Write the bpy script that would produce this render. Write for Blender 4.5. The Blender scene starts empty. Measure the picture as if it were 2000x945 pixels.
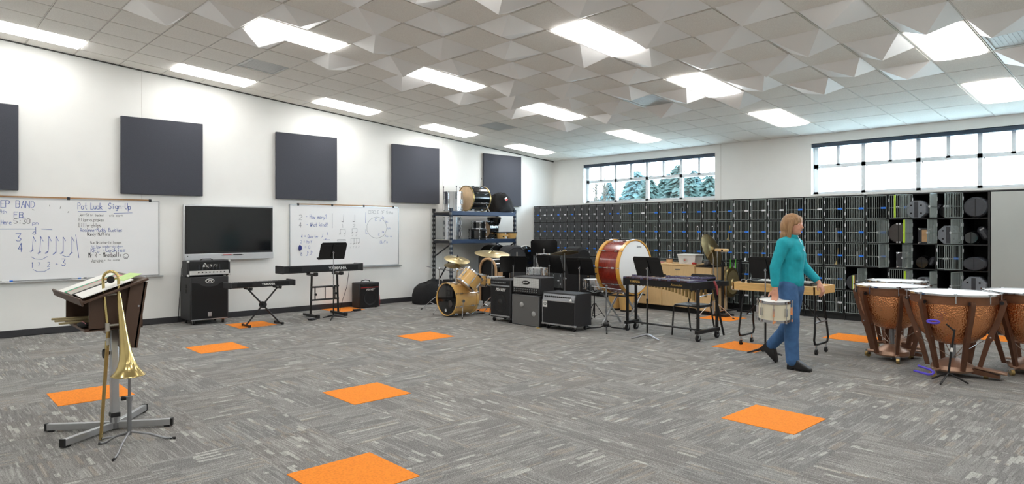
import bpy, bmesh, math, random
from mathutils import Matrix, Vector
R = math.radians
PI = math.pi
rnd = random.Random(7)
scene = bpy.context.scene
COL = scene.collection

# ---------------------------------------------------------------- camera, sky, exposure
CAM_H = 1.572
cam_data = bpy.data.cameras.new('camera')
cam = bpy.data.objects.new('camera', cam_data)
COL.objects.link(cam)
cam_data.sensor_width = 36
cam_data.lens = 1288 / 2000 * 36
cam_data.shift_y = -25.5 / 2000
cam_data.clip_end = 500
cam.location = (0, 0, CAM_H)
cam.rotation_euler = (R(90), 0, math.atan(1372 / 1288))
scene.camera = cam

world = bpy.data.worlds.new('overcast_sky')
scene.world = world
world.use_nodes = True
wn = world.node_tree.nodes
wl = world.node_tree.links
bg = wn['Background']
bg.inputs['Strength'].default_value = 17.0
tcw = wn.new('ShaderNodeTexCoord')
sepw = wn.new('ShaderNodeSeparateXYZ')
rampw = wn.new('ShaderNodeValToRGB')
rampw.color_ramp.elements[0].position = 0.0
rampw.color_ramp.elements[0].color = (0.80, 0.90, 1.0, 1)
rampw.color_ramp.elements[1].position = 1.0
rampw.color_ramp.elements[1].color = (0.62, 0.80, 1.0, 1)
wl.new(tcw.outputs['Generated'], sepw.inputs[0])
wl.new(sepw.outputs['Z'], rampw.inputs[0])
wl.new(rampw.outputs[0], bg.inputs['Color'])

LAMP = 9.9
vs = scene.view_settings
vs.view_transform = 'Standard'
vs.look = 'None'
vs.gamma = 1
vs.use_curve_mapping = False
vs.exposure = 0.25

# ---------------------------------------------------------------- room dimensions
XL, XR = -11.95, 3.6
YB, YN = 12.71, -3.4
YF = 11.97            # locker fronts
Z0C, KC = 3.354, 0.083
def cz(y): return Z0C + KC * (YB - y)

# ---------------------------------------------------------------- materials
def lin(c):
    return tuple(((v / 255 / 12.92) if v / 255 <= 0.04045 else ((v / 255 + 0.055) / 1.055) ** 2.4) for v in c) + (1,)
MATS = {}
def mat(name, col, rough=0.5, metal=0.0, var=0.05, scale=18.0, bump=0.0, bscale=200.0, coat=0.0, stretch=None):
    m = bpy.data.materials.new(name)
    m.use_nodes = True
    nt = m.node_tree
    b = nt.nodes['Principled BSDF']
    tc = nt.nodes.new('ShaderNodeTexCoord')
    src = tc.outputs['Object']
    if stretch:
        mp = nt.nodes.new('ShaderNodeMapping')
        mp.inputs['Scale'].default_value = stretch
        nt.links.new(src, mp.inputs[0]); src = mp.outputs[0]
    nz = nt.nodes.new('ShaderNodeTexNoise')
    nz.inputs['Scale'].default_value = scale
    nz.inputs['Detail'].default_value = 4
    nt.links.new(src, nz.inputs['Vector'])
    rp = nt.nodes.new('ShaderNodeValToRGB')
    c = lin(col)
    rp.color_ramp.elements[0].position = 0.3
    rp.color_ramp.elements[1].position = 0.7
    rp.color_ramp.elements[0].color = tuple(v * (1 - var) for v in c[:3]) + (1,)
    rp.color_ramp.elements[1].color = tuple(min(1, v * (1 + var)) for v in c[:3]) + (1,)
    nt.links.new(nz.outputs['Fac'], rp.inputs[0])
    nt.links.new(rp.outputs[0], b.inputs['Base Color'])
    b.inputs['Roughness'].default_value = rough
    b.inputs['Metallic'].default_value = metal
    if coat:
        b.inputs['Coat Weight'].default_value = coat
        b.inputs['Coat Roughness'].default_value = 0.08
    if bump:
        n2 = nt.nodes.new('ShaderNodeTexNoise')
        n2.inputs['Scale'].default_value = bscale
        nt.links.new(src, n2.inputs['Vector'])
        bp = nt.nodes.new('ShaderNodeBump')
        bp.inputs['Strength'].default_value = bump
        bp.inputs['Distance'].default_value = 0.004
        nt.links.new(n2.outputs['Fac'], bp.inputs['Height'])
        nt.links.new(bp.outputs[0], b.inputs['Normal'])
    MATS[name] = m
    return m
mat('wall_paint', (242, 242, 238), 0.75, var=0.012, scale=3, bump=0.05, bscale=300)
mat('reveal_shade', (70, 70, 66), 0.7)  # shade of the gap at the ceiling edge, as a colour
mat('trim_grey', (214, 212, 206), 0.6, var=0.02)
mat('base_rubber', (52, 52, 55), 0.55, var=0.06)
mat('tile_mineral', (246, 241, 234), 0.9, var=0.12, scale=160, bump=0.25, bscale=260)
mat('grid_white', (228, 224, 216), 0.5, var=0.02)
mat('diffuser_white', (251, 250, 248), 0.4, var=0.015, scale=4)
mat('vent_grey', (206, 208, 206), 0.35, 0.1, var=0.03)
mat('panel_cloth', (72, 74, 82), 0.95, var=0.22, scale=240, bump=0.3, bscale=500)
mat('board_white', (240, 241, 241), 0.22, var=0.01, scale=2)
mat('aluminium', (190, 192, 194), 0.3, 0.85, var=0.04)
mat('cork', (172, 132, 92), 0.85, var=0.12, scale=120)
mat('black_plastic', (20, 20, 21), 0.42, var=0.12)
mat('black_matte', (17, 17, 18), 0.8, var=0.15)
mat('black_tolex', (40, 40, 42), 0.62, var=0.12, scale=150, bump=0.25, bscale=500)
mat('black_grille', (24, 24, 25), 0.9, var=0.35, scale=420)
mat('grey_grille', (96, 95, 93), 0.8, var=0.18, scale=420)
mat('screen_glass', (16, 18, 21), 0.16, var=0.03, scale=2, coat=0.3)
mat('silver_plastic', (206, 208, 210), 0.35, 0.3, var=0.03)
mat('chrome', (206, 208, 212), 0.14, 1.0, var=0.03)
mat('steel', (150, 152, 155), 0.32, 0.9, var=0.05)
mat('dark_steel', (52, 53, 56), 0.4, 0.6, var=0.08)
mat('black_paint', (14, 14, 15), 0.38, var=0.1)
mat('navy_steel', (38, 58, 88), 0.42, 0.1, var=0.06)
mat('rack_black', (30, 32, 37), 0.5, 0.1, var=0.08)
mat('slot_light', (160, 160, 158), 0.6, var=0.04)
mat('maple', (222, 178, 108), 0.35, var=0.08, scale=6, coat=0.4, stretch=(8, 1, 1))
mat('hoop_maple', (226, 182, 106), 0.35, var=0.05, coat=0.4)
mat('rack_navy', (30, 40, 56), 0.5, 0.1)
mat('maple_light', (226, 190, 136), 0.4, var=0.08, scale=7, coat=0.2, stretch=(9, 9, 1))
mat('cabinet_wood', (222, 190, 140), 0.45, var=0.06, scale=6, stretch=(8, 8, 0.8))
mat('table_wood', (226, 180, 112), 0.5, var=0.10, scale=8, stretch=(1, 8, 8))
mat('red_shell', (132, 38, 24), 0.22, var=0.28, scale=9, coat=0.6, stretch=(2, 6, 6))
mat('hoop_gold', (224, 166, 66), 0.35, var=0.06, coat=0.4)
mat('drum_white', (232, 231, 227), 0.5, var=0.015, scale=3)
mat('drum_tan', (206, 178, 142), 0.6, var=0.14, scale=5)
mat('drum_black_head', (12, 12, 13), 0.12, var=0.1, coat=0.3)
mat('gloss_black', (12, 12, 14), 0.12, var=0.1, coat=0.6)
mat('cymbal_bronze', (196, 176, 128), 0.3, 0.85, var=0.10, scale=14)
mat('cymbal_dark', (120, 102, 66), 0.34, 0.85, var=0.18, scale=10)
mat('brass', (206, 184, 126), 0.18, 1.0, var=0.05)
mat('brass_dull', (186, 160, 106), 0.3, 0.9, var=0.08)
mat('copper_band', (134, 92, 68), 0.42, 0.7, var=0.08)
mat('strut_bronze', (110, 76, 58), 0.42, 0.55, var=0.10, scale=12)
mat('base_bronze', (176, 142, 120), 0.4, 0.6, var=0.10, scale=8)
mat('brown_laminate', (82, 60, 46), 0.5, var=0.06, scale=5)
mat('paper', (238, 237, 232), 0.8, var=0.015)
mat('paper_grey', (186, 182, 172), 0.8, var=0.05)
mat('paper_green', (70, 160, 120), 0.7, var=0.03)
mat('paper_lime', (196, 226, 150), 0.7)
mat('paper_pink', (206, 132, 138), 0.7, var=0.03)
mat('pencil_wood', (176, 160, 120), 0.6)
mat('ink_blue', (58, 92, 176), 0.6, var=0.02)
mat('ink_black', (36, 38, 42), 0.6, var=0.02)
mat('ink_grey', (132, 136, 142), 0.6, var=0.02)
mat('logo_white', (226, 226, 222), 0.4, var=0.02)
mat('gold_print', (206, 168, 92), 0.4, 0.3, var=0.03)
mat('panel_silver', (206, 206, 203), 0.4, 0.0, var=0.04)
mat('tag_blue', (38, 122, 232), 0.4, var=0.03)
mat('tag_dark_blue', (22, 34, 120), 0.35)
mat('tag_white', (214, 216, 220), 0.4, var=0.02)
mat('latch_blue_grey', (150, 176, 214), 0.4, 0.2)
mat('lime', (172, 206, 40), 0.5, var=0.04)
mat('strap_green', (96, 206, 60), 0.5, var=0.04)
mat('locker_body', (25, 27, 28), 0.6, var=0.08)
mat('locker_wire', (138, 148, 146), 0.45, 0.3, var=0.04)
mat('locker_wire_grey', (116, 119, 121), 0.5, 0.2, var=0.05)
mat('locker_grey_front', (172, 176, 172), 0.5, 0.0, var=0.025, scale=2)
mat('case_grey', (122, 127, 134), 0.5, var=0.06)
mat('case_dark', (54, 56, 61), 0.38, var=0.10)
mat('case_brown', (66, 61, 58), 0.55, var=0.08)
mat('fabric_black', (22, 22, 24), 0.9, var=0.25, scale=40, bump=0.5, bscale=60)
mat('fabric_grey', (58, 58, 60), 0.85, var=0.18, scale=60)
mat('torn_wood_and_glint', (196, 158, 116), 0.7, var=0.15, scale=10)  # bare wood; also the tan of a reflection painted on one case
mat('bar_rosewood', (74, 44, 48), 0.3, var=0.14, scale=20, coat=0.4)
mat('bar_violet', (92, 86, 116), 0.2, var=0.10, scale=12, coat=0.6)
mat('tape_red', (150, 62, 66), 0.6)
mat('rubber', (20, 20, 21), 0.7, var=0.1)
mat('purple', (92, 74, 206), 0.5, var=0.04)
mat('red_plastic', (186, 44, 44), 0.45)
mat('white_plastic', (226, 226, 224), 0.4, var=0.02)
mat('cream_shell', (226, 218, 194), 0.4, var=0.03)
mat('skin', (206, 150, 124), 0.55, var=0.05, scale=12)
mat('lips', (176, 92, 88), 0.5)
mat('eye_dark', (40, 32, 28), 0.3)
mat('hair', (158, 120, 82), 0.55, var=0.28, scale=10, stretch=(14, 14, 1.2), bump=0.6, bscale=12)
mat('sweater', (28, 162, 174), 0.85, var=0.10, scale=16, bump=0.15, bscale=50)
mat('jeans', (62, 100, 144), 0.85, var=0.18, scale=14, bump=0.2, bscale=40)
mat('boot', (26, 25, 26), 0.4, var=0.12)
mat('yellow_tape', (226, 184, 60), 0.6)
mat('blind', (44, 62, 82), 0.5, var=0.04)
mat('window_frame', (240, 247, 251), 0.4, 0.1, var=0.02)
mat('bark', (64, 56, 50), 0.9, var=0.2)
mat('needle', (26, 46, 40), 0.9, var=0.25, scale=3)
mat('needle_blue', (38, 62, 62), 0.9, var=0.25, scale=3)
mat('twig', (58, 54, 46), 0.9, var=0.2)
mat('grass', (170, 176, 168), 0.95, var=0.2, scale=0.5)

def copper_bowl():
    m = mat('copper_bowl', (226, 156, 106), 0.2, 0.95, var=0.10, scale=3)
    nt = m.node_tree
    vo = nt.nodes.new('ShaderNodeTexVoronoi'); vo.inputs['Scale'].default_value = 62
    tc = nt.nodes.new('ShaderNodeTexCoord')
    nt.links.new(tc.outputs['Object'], vo.inputs['Vector'])
    bp = nt.nodes.new('ShaderNodeBump'); bp.inputs['Strength'].default_value = 0.8; bp.inputs['Distance'].default_value = 0.006
    nt.links.new(vo.outputs['Distance'], bp.inputs['Height'])
    nt.links.new(bp.outputs[0], nt.nodes['Principled BSDF'].inputs['Normal'])
copper_bowl()
def lattice_cloth():
    m = mat('basket_weave', (196, 197, 194), 0.7, var=0.02)
    nt = m.node_tree
    ck = nt.nodes.new('ShaderNodeTexChecker'); ck.inputs['Scale'].default_value = 90
    ck.inputs['Color1'].default_value = lin((214, 215, 212)); ck.inputs['Color2'].default_value = lin((150, 152, 150))
    tc = nt.nodes.new('ShaderNodeTexCoord'); mp = nt.nodes.new('ShaderNodeMapping')
    mp.inputs['Rotation'].default_value = (0, R(45), 0)
    nt.links.new(tc.outputs['Object'], mp.inputs[0]); nt.links.new(mp.outputs[0], ck.inputs['Vector'])
    nt.links.new(ck.outputs[0], nt.nodes['Principled BSDF'].inputs['Base Color'])
lattice_cloth()
def emitter():
    m = bpy.data.materials.new('lamp_lens'); m.use_nodes = True
    nt = m.node_tree; nt.nodes.remove(nt.nodes['Principled BSDF'])
    e = nt.nodes.new('ShaderNodeEmission')
    e.inputs['Color'].default_value = (1.0, 0.99, 0.975, 1)
    e.inputs['Strength'].default_value = LAMP
    nt.links.new(e.outputs[0], nt.nodes['Material Output'].inputs['Surface'])
    MATS['lamp_lens'] = m
emitter()
def pane_glass():
    m = bpy.data.materials.new('window_glass'); m.use_nodes = True
    nt = m.node_tree; nt.nodes.remove(nt.nodes['Principled BSDF'])
    t = nt.nodes.new('ShaderNodeBsdfTransparent'); g = nt.nodes.new('ShaderNodeBsdfGlossy')
    g.inputs['Roughness'].default_value = 0.02
    t.inputs['Color'].default_value = (0.93, 0.97, 0.98, 1)
    mx = nt.nodes.new('ShaderNodeMixShader'); mx.inputs[0].default_value = 0.04
    nt.links.new(t.outputs[0], mx.inputs[1]); nt.links.new(g.outputs[0], mx.inputs[2])
    nt.links.new(mx.outputs[0], nt.nodes['Material Output'].inputs['Surface'])
    MATS['window_glass'] = m
pane_glass()

class NB:
    """small node builder for the carpet"""
    def __init__(s, nt): s.nt = nt
    def m(s, op, a, b=None, c=None):
        n = s.nt.nodes.new('ShaderNodeMath'); n.operation = op
        for i, v in enumerate((a, b, c)):
            if v is None: continue
            if isinstance(v, (int, float)): n.inputs[i].default_value = v
            else: s.nt.links.new(v, n.inputs[i])
        return n.outputs[0]
    def vec(s, a, b, c):
        n = s.nt.nodes.new('ShaderNodeCombineXYZ')
        for i, v in enumerate((a, b, c)):
            if isinstance(v, (int, float)): n.inputs[i].default_value = v
            else: s.nt.links.new(v, n.inputs[i])
        return n.outputs[0]
    def white(s, v):
        n = s.nt.nodes.new('ShaderNodeTexWhiteNoise'); n.noise_dimensions = '3D'
        s.nt.links.new(v, n.inputs['Vector']); return n.outputs['Value']
    def mix(s, f, a, b):
        n = s.nt.nodes.new('ShaderNodeMix'); n.data_type = 'RGBA'
        if isinstance(f, (int, float)): n.inputs[0].default_value = f
        else: s.nt.links.new(f, n.inputs[0])
        for i, v in ((6, a), (7, b)):
            if isinstance(v, tuple): n.inputs[i].default_value = v
            else: s.nt.links.new(v, n.inputs[i])
        return n.outputs[2]
def carpet():
    m = bpy.data.materials.new('carpet'); m.use_nodes = True
    nt = m.node_tree; b = nt.nodes['Principled BSDF']; k = NB(nt)
    tc = nt.nodes.new('ShaderNodeTexCoord'); sp = nt.nodes.new('ShaderNodeSeparateXYZ')
    nt.links.new(tc.outputs['Object'], sp.inputs[0])
    x, y = sp.outputs[0], sp.outputs[1]
    T = 0.61
    tx = k.m('FLOOR', k.m('DIVIDE', x, T)); ty = k.m('FLOOR', k.m('DIVIDE', y, T))
    tr = k.white(k.vec(tx, ty, 3.3))
    turn = k.m('GREATER_THAN', tr, 0.5)
    inv = k.m('SUBTRACT', 1.0, turn)
    u = k.m('ADD', k.m('MULTIPLY', x, turn), k.m('MULTIPLY', y, inv))
    v = k.m('ADD', k.m('MULTIPLY', y, turn), k.m('MULTIPLY', x, inv))
    tid = k.m('ADD', k.m('MULTIPLY', tx, 17.31), k.m('MULTIPLY', ty, 5.77))
    col = lin((127, 126, 124))
    warm = k.white(k.vec(tx, ty, 9.1))
    c = k.mix(k.m('MULTIPLY', warm, 0.55), col, lin((134, 129, 124)))
    pt = k.white(k.vec(k.m('FLOOR', k.m('DIVIDE', u, 0.34)), k.m('FLOOR', k.m('DIVIDE', v, 0.11)), k.m('ADD', tid, 31.0)))
    c = k.mix(k.m('MULTIPLY', k.m('GREATER_THAN', pt, 0.55), 0.16), c, lin((182, 180, 174)))
    for (w, L, th, amt, seed, colr) in ((0.020, 0.16, 0.88, 0.22, 1.0, (184, 184, 178)), (0.009, 0.26, 0.86, 0.30, 2.0, (190, 188, 182)),
                                       (0.030, 0.17, 0.98, 0.45, 3.0, (208, 207, 199)), (0.026, 0.24, 0.95, 0.26, 4.0, (168, 152, 132)),
                                       (0.008, 0.12, 0.82, 0.28, 5.0, (92, 90, 88))):
        row = k.m('FLOOR', k.m('DIVIDE', v, w))
        off = k.white(k.vec(row, tid, seed))
        cell = k.m('FLOOR', k.m('ADD', k.m('DIVIDE', u, L), k.m('MULTIPLY', off, 13.0)))
        r = k.white(k.vec(cell, k.m('ADD', row, tid), seed + 0.5))
        # streaks gather in patches
        pr = k.white(k.vec(k.m('FLOOR', k.m('DIVIDE', u, 0.30)), k.m('FLOOR', k.m('DIVIDE', v, 0.15)), k.m('ADD', tid, seed)))
        lim = k.m('ADD', th - 0.12, k.m('MULTIPLY', pr, 0.26))
        f = k.m('MULTIPLY', k.m('GREATER_THAN', r, lim), amt)
        c = k.mix(f, c, lin(colr))
    nz = nt.nodes.new('ShaderNodeTexNoise'); nz.inputs['Scale'].default_value = 120; nz.inputs['Detail'].default_value = 3
    nt.links.new(tc.outputs['Object'], nz.inputs['Vector'])
    g = k.m('MULTIPLY_ADD', nz.outputs['Fac'], 2.4, -0.2)
    n = nt.nodes.new('ShaderNodeVectorMath'); n.operation = 'SCALE'
    nt.links.new(c, n.inputs[0]); nt.links.new(g, n.inputs['Scale'])
    nt.links.new(n.outputs[0], b.inputs['Base Color'])
    b.inputs['Roughness'].default_value = 0.95
    b.inputs['Specular IOR Level'].default_value = 0.15
    bp = nt.nodes.new('ShaderNodeBump'); bp.inputs['Strength'].default_value = 0.3; bp.inputs['Distance'].default_value = 0.004
    nt.links.new(nz.outputs['Fac'], bp.inputs['Height']); nt.links.new(bp.outputs[0], b.inputs['Normal'])
    MATS['carpet'] = m
carpet()
mat('carpet_orange', (244, 138, 34), 0.95, var=0.16, scale=70, bump=0.3, bscale=150)

# ---------------------------------------------------------------- mesh helpers
def frame_of(d):
    d = Vector(d).normalized()
    a = Vector((0, 0, 1)) if abs(d.z) < 0.95 else Vector((1, 0, 0))
    u = d.cross(a).normalized()
    return u, d.cross(u).normalized()
class MB:
    def __init__(s): s.v = []; s.f = []; s.M = Matrix()
    def at(s, *loc, rx=0, ry=0, rz=0):
        s.M = Matrix.Translation(loc) @ Matrix.Rotation(R(rz), 4, 'Z') @ Matrix.Rotation(R(ry), 4, 'Y') @ Matrix.Rotation(R(rx), 4, 'X')
        return s
    def add(s, vs, fs):
        o = len(s.v)
        s.v += [tuple(s.M @ Vector(p)) for p in vs]
        s.f += [tuple(i + o for i in f) for f in fs]
        return s
    def box(s, x0, y0, z0, x1, y1, z1, b=0.0):
        if b <= 0:
            return s.add([(x0, y0, z0), (x1, y0, z0), (x1, y1, z0), (x0, y1, z0), (x0, y0, z1), (x1, y0, z1), (x1, y1, z1), (x0, y1, z1)],
                         [(0, 3, 2, 1), (4, 5, 6, 7), (0, 1, 5, 4), (1, 2, 6, 5), (2, 3, 7, 6), (3, 0, 4, 7)])
        pts = []
        for x, sx in ((x0, 1), (x1, -1)):
            for y, sy in ((y0, 1), (y1, -1)):
                for z, sz in ((z0, 1), (z1, -1)):
                    pts += [(x, y + sy * b, z + sz * b), (x + sx * b, y, z + sz * b), (x + sx * b, y + sy * b, z)]
        return s.hull(pts)
    def hull(s, pts):
        bm = bmesh.new()
        for p in pts: bm.verts.new(p)
        r = bmesh.ops.convex_hull(bm, input=bm.verts[:])
        bmesh.ops.dissolve_limit(bm, angle_limit=0.02, verts=bm.verts[:], edges=bm.edges[:])
        bm.verts.index_update()
        s.add([v.co[:] for v in bm.verts], [tuple(v.index for v in f.verts) for f in bm.faces])
        bm.free()
        return s
    def cyl(s, p0, p1, r0, r1=None, n=12, cap=True):
        r1 = r0 if r1 is None else r1
        p0, p1 = Vector(p0), Vector(p1)
        u, w = frame_of(p1 - p0)
        vs = [p + (u * math.cos(2 * PI * k / n) + w * math.sin(2 * PI * k / n)) * r for p, r in ((p0, r0), (p1, r1)) for k in range(n)]
        fs = [(k, (k + 1) % n, n + (k + 1) % n, n + k) for k in range(n)]
        if cap: fs += [tuple(range(n - 1, -1, -1)), tuple(range(n, 2 * n))]
        return s.add(vs, fs)
    def path(s, pts, r, n=8, closed=False, cap=True):
        pts = [Vector(p) for p in pts]; N = len(pts)
        rs = r if isinstance(r, (list, tuple)) else [r] * N
        tang = []
        for i in range(N):
            a = pts[i - 1] if (i > 0 or closed) else pts[i]
            b = pts[(i + 1) % N] if (i < N - 1 or closed) else pts[i]
            tang.append((b - a).normalized())
        u, w = frame_of(tang[0])
        vs = []
        for i in range(N):
            u = (u - tang[i] * u.dot(tang[i]))
            u = u.normalized() if u.length > 1e-6 else frame_of(tang[i])[0]
            w = tang[i].cross(u)
            vs += [pts[i] + (u * math.cos(2 * PI * k / n) + w * math.sin(2 * PI * k / n)) * rs[i] for k in range(n)]
        fs = []
        for i in range(N if closed else N - 1):
            j = (i + 1) % N
            fs += [(i * n + k, i * n + (k + 1) % n, j * n + (k + 1) % n, j * n + k) for k in range(n)]
        if cap and not closed: fs += [tuple(range(n - 1, -1, -1)), tuple(range((N - 1) * n, N * n))]
        return s.add(vs, fs)
    def lathe(s, prof, n=32, cap=False):
        vs = [(r * math.cos(2 * PI * k / n), r * math.sin(2 * PI * k / n), z) for r, z in prof for k in range(n)]
        fs = [(i * n + k, i * n + (k + 1) % n, (i + 1) * n + (k + 1) % n, (i + 1) * n + k) for i in range(len(prof) - 1) for k in range(n)]
        if cap: fs += [tuple(range(n - 1, -1, -1)), tuple(range((len(prof) - 1) * n, len(prof) * n))]
        return s.add(vs, fs)
    def torus(s, R0, r, n=32, m=6, z=0.0):
        return s.path([(R0 * math.cos(2 * PI * k / n), R0 * math.sin(2 * PI * k / n), z) for k in range(n)], r, m, closed=True)
    def ball(s, c, r, nu=14, nv=9):
        rx, ry, rz = r if isinstance(r, (list, tuple)) else (r, r, r)
        vs = [(c[0], c[1], c[2] - rz)]
        for i in range(1, nv):
            a = -PI / 2 + PI * i / nv
            vs += [(c[0] + rx * math.cos(a) * math.cos(2 * PI * k / nu), c[1] + ry * math.cos(a) * math.sin(2 * PI * k / nu), c[2] + rz * math.sin(a)) for k in range(nu)]
        vs.append((c[0], c[1], c[2] + rz)); t = len(vs) - 1
        fs = [(0, 1 + (k + 1) % nu, 1 + k) for k in range(nu)]
        for i in range(nv - 2):
            o = 1 + i * nu
            fs += [(o + k, o + (k + 1) % nu, o + nu + (k + 1) % nu, o + nu + k) for k in range(nu)]
        o = 1 + (nv - 2) * nu
        fs += [(o + k, o + (k + 1) % nu, t) for k in range(nu)]
        return s.add(vs, fs)
    def prism(s, poly, z0, z1):
        n = len(poly)
        return s.add([(x, y, z0) for x, y in poly] + [(x, y, z1) for x, y in poly],
                     [tuple(range(n - 1, -1, -1)), tuple(range(n, 2 * n))] + [(k, (k + 1) % n, n + (k + 1) % n, n + k) for k in range(n)])
    def quad(s, a, b, c, d): return s.add([a, b, c, d], [(0, 1, 2, 3)])
    def mesh(s, name, smooth=True):
        me = bpy.data.meshes.new(name)
        me.from_pydata(s.v, [], s.f)
        me.validate()
        if smooth:
            me.shade_smooth(); me.set_sharp_from_angle(angle=R(38))
        return me
    def build(s, name, m, parent=None, smooth=True):
        me = s.mesh(name, smooth)
        me.materials.append(MATS[m])
        return link(name, me, parent)
def link(name, data, parent=None):
    o = bpy.data.objects.new(name, data)
    COL.objects.link(o)
    if parent is not None: o.parent = parent
    return o
def tag(o, label, cat, group=None):
    o['label'] = label; o['category'] = cat
    if group: o['group'] = group
    return o
def thing(name, label, cat, loc=(0, 0, 0), rz=0, group=None):
    o = link(name, None)
    o.empty_display_size = 0.1
    o.location = loc; o.rotation_euler = (0, 0, R(rz))
    return tag(o, label, cat, group)
def struct(o):
    o['kind'] = 'structure'; return o
def dup(root, loc, rz=0, label=None, group=None):
    c = root.copy(); COL.objects.link(c); c.location = loc; c.rotation_euler = (0, 0, R(rz))
    if label: c['label'] = label
    if group: c['group'] = group
    for ch in list(root.children):
        k = ch.copy(); COL.objects.link(k); k.parent = c
        for g in list(ch.children):
            q = g.copy(); COL.objects.link(q); q.parent = k
    return c
def arc(cx, cy, r, a0, a1, n):
    return [(cx + r * math.cos(R(a0 + (a1 - a0) * k / n)), cy + r * math.sin(R(a0 + (a1 - a0) * k / n))) for k in range(n + 1)]
def text_mesh(txt, size, shear=0.0, ext=0.0015, bold=0.0):
    cu = bpy.data.curves.new('lettering', 'FONT')
    cu.body = txt; cu.size = size; cu.align_x = 'CENTER'; cu.align_y = 'CENTER'
    cu.extrude = ext; cu.shear = shear; cu.offset = bold; cu.resolution_u = 3
    o = bpy.data.objects.new('lettering', cu); COL.objects.link(o)
    me = bpy.data.meshes.new_from_object(o.evaluated_get(bpy.context.evaluated_depsgraph_get()))
    bpy.data.objects.remove(o); bpy.data.curves.remove(cu)
    return me
def text_part(name, txt, size, m, parent, loc, rx=90, rz=0, shear=0.0, bold=0.0, wide=1.0):
    me = text_mesh(txt, size, shear, bold=bold)
    me.transform(Matrix.Translation(loc) @ Matrix.Rotation(R(rz), 4, 'Z') @ Matrix.Rotation(R(rx), 4, 'X') @ Matrix.Diagonal((wide, 1, 1, 1)))
    me.materials.clear(); me.materials.append(MATS[m]); me.name = name
    return link(name, me, parent)
ORD = ['first', 'second', 'third', 'fourth', 'fifth', 'sixth', 'seventh', 'eighth', 'ninth', 'tenth', 'eleventh', 'twelfth', 'thirteenth', 'fourteenth', 'fifteenth', 'sixteenth', 'seventeenth', 'eighteenth', 'nineteenth', 'twentieth']

# ================================================================ SETTING
fl = struct(MB().box(XL - 0.2, YN - 0.2, -0.12, XR + 0.2, YB + 0.2, 0).build('floor', 'carpet', smooth=False))
tile_me = MB().box(-0.303, -0.303, 0, 0.303, 0.303, 0.004).mesh('carpet_tile', False)
tile_me.materials.append(MATS['carpet_orange'])
for x, y in ((-7.31, 1.37), (-3.76, 2.14), (-5.56, 3.31), (-7.91, 5.69), (-9.03, 3.13), (-10.83, 4.29), (-2.5, 5.32), (-4.30, 8.29),
             (-3.58, 10.10), (-2.12, 11.60), (-5.94, 10.66), (-11.62, 6.40), (-9.55, 8.50)):
    o = link('carpet_tile', tile_me, fl); o.location = (x, y, 0)

wlx = struct(MB().box(XL - 0.2, YN - 0.2, 0, XL, YB + 0.2, 5.0).build('wall_left', 'wall_paint', smooth=False))
struct(MB().box(XR, YN - 0.2, 0, XR + 0.2, YB + 0.2, 5.0).build('wall_right', 'wall_paint', smooth=False))
struct(MB().box(XL, YN - 0.2, 0, XR, YN, 5.0).build('wall_front', 'wall_paint', smooth=False))
W1 = (-10.90, -7.25); W2 = (-5.24, 0.04); WZ = (2.225, 3.185)
mb = MB()
mb.box(XL, YB, 0, XR, YB + 0.3, WZ[0]); mb.box(XL, YB, WZ[1], XR, YB + 0.3, 5.0)
for a, b in ((XL, W1[0]), (W1[1], W2[0]), (W2[1], XR)): mb.box(a, YB, WZ[0], b, YB + 0.3, WZ[1])
struct(mb.build('wall_back', 'wall_paint', smooth=False))
struct(MB().box(XL, YN, 0, XL + 0.012, YF, 0.10).build('baseboard_left', 'base_rubber', smooth=False))
struct(MB().box(XR - 0.012, YN, 0, XR, YB, 0.10).build('baseboard_right', 'base_rubber', smooth=False))
struct(MB().box(XL, YN, 0, XR, YN + 0.012, 0.10).build('baseboard_front', 'base_rubber', smooth=False))
for k, y in enumerate((2.954, 9.073)):
    struct(MB().box(XL, y - 0.004, 0.1, XL + 0.003, y + 0.004, cz(y)).build('trim_%d' % (k + 1), 'trim_grey', smooth=False))
struct(MB().box(-7.117, YB - 0.003, 2.1, -7.109, YB, 3.36).build('trim_3', 'trim_grey', smooth=False))
# shade of the ceiling gap along the left wall, painted as a dark strip
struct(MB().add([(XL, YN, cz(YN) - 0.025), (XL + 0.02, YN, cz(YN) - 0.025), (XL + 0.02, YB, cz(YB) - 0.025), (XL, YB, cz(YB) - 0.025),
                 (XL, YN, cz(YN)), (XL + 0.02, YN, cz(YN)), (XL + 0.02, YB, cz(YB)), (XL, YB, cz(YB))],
                [(0, 3, 2, 1), (4, 5, 6, 7), (0, 1, 5, 4), (1, 2, 6, 5), (2, 3, 7, 6), (3, 0, 4, 7)]).build('trim_4', 'reveal_shade', smooth=False))

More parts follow.
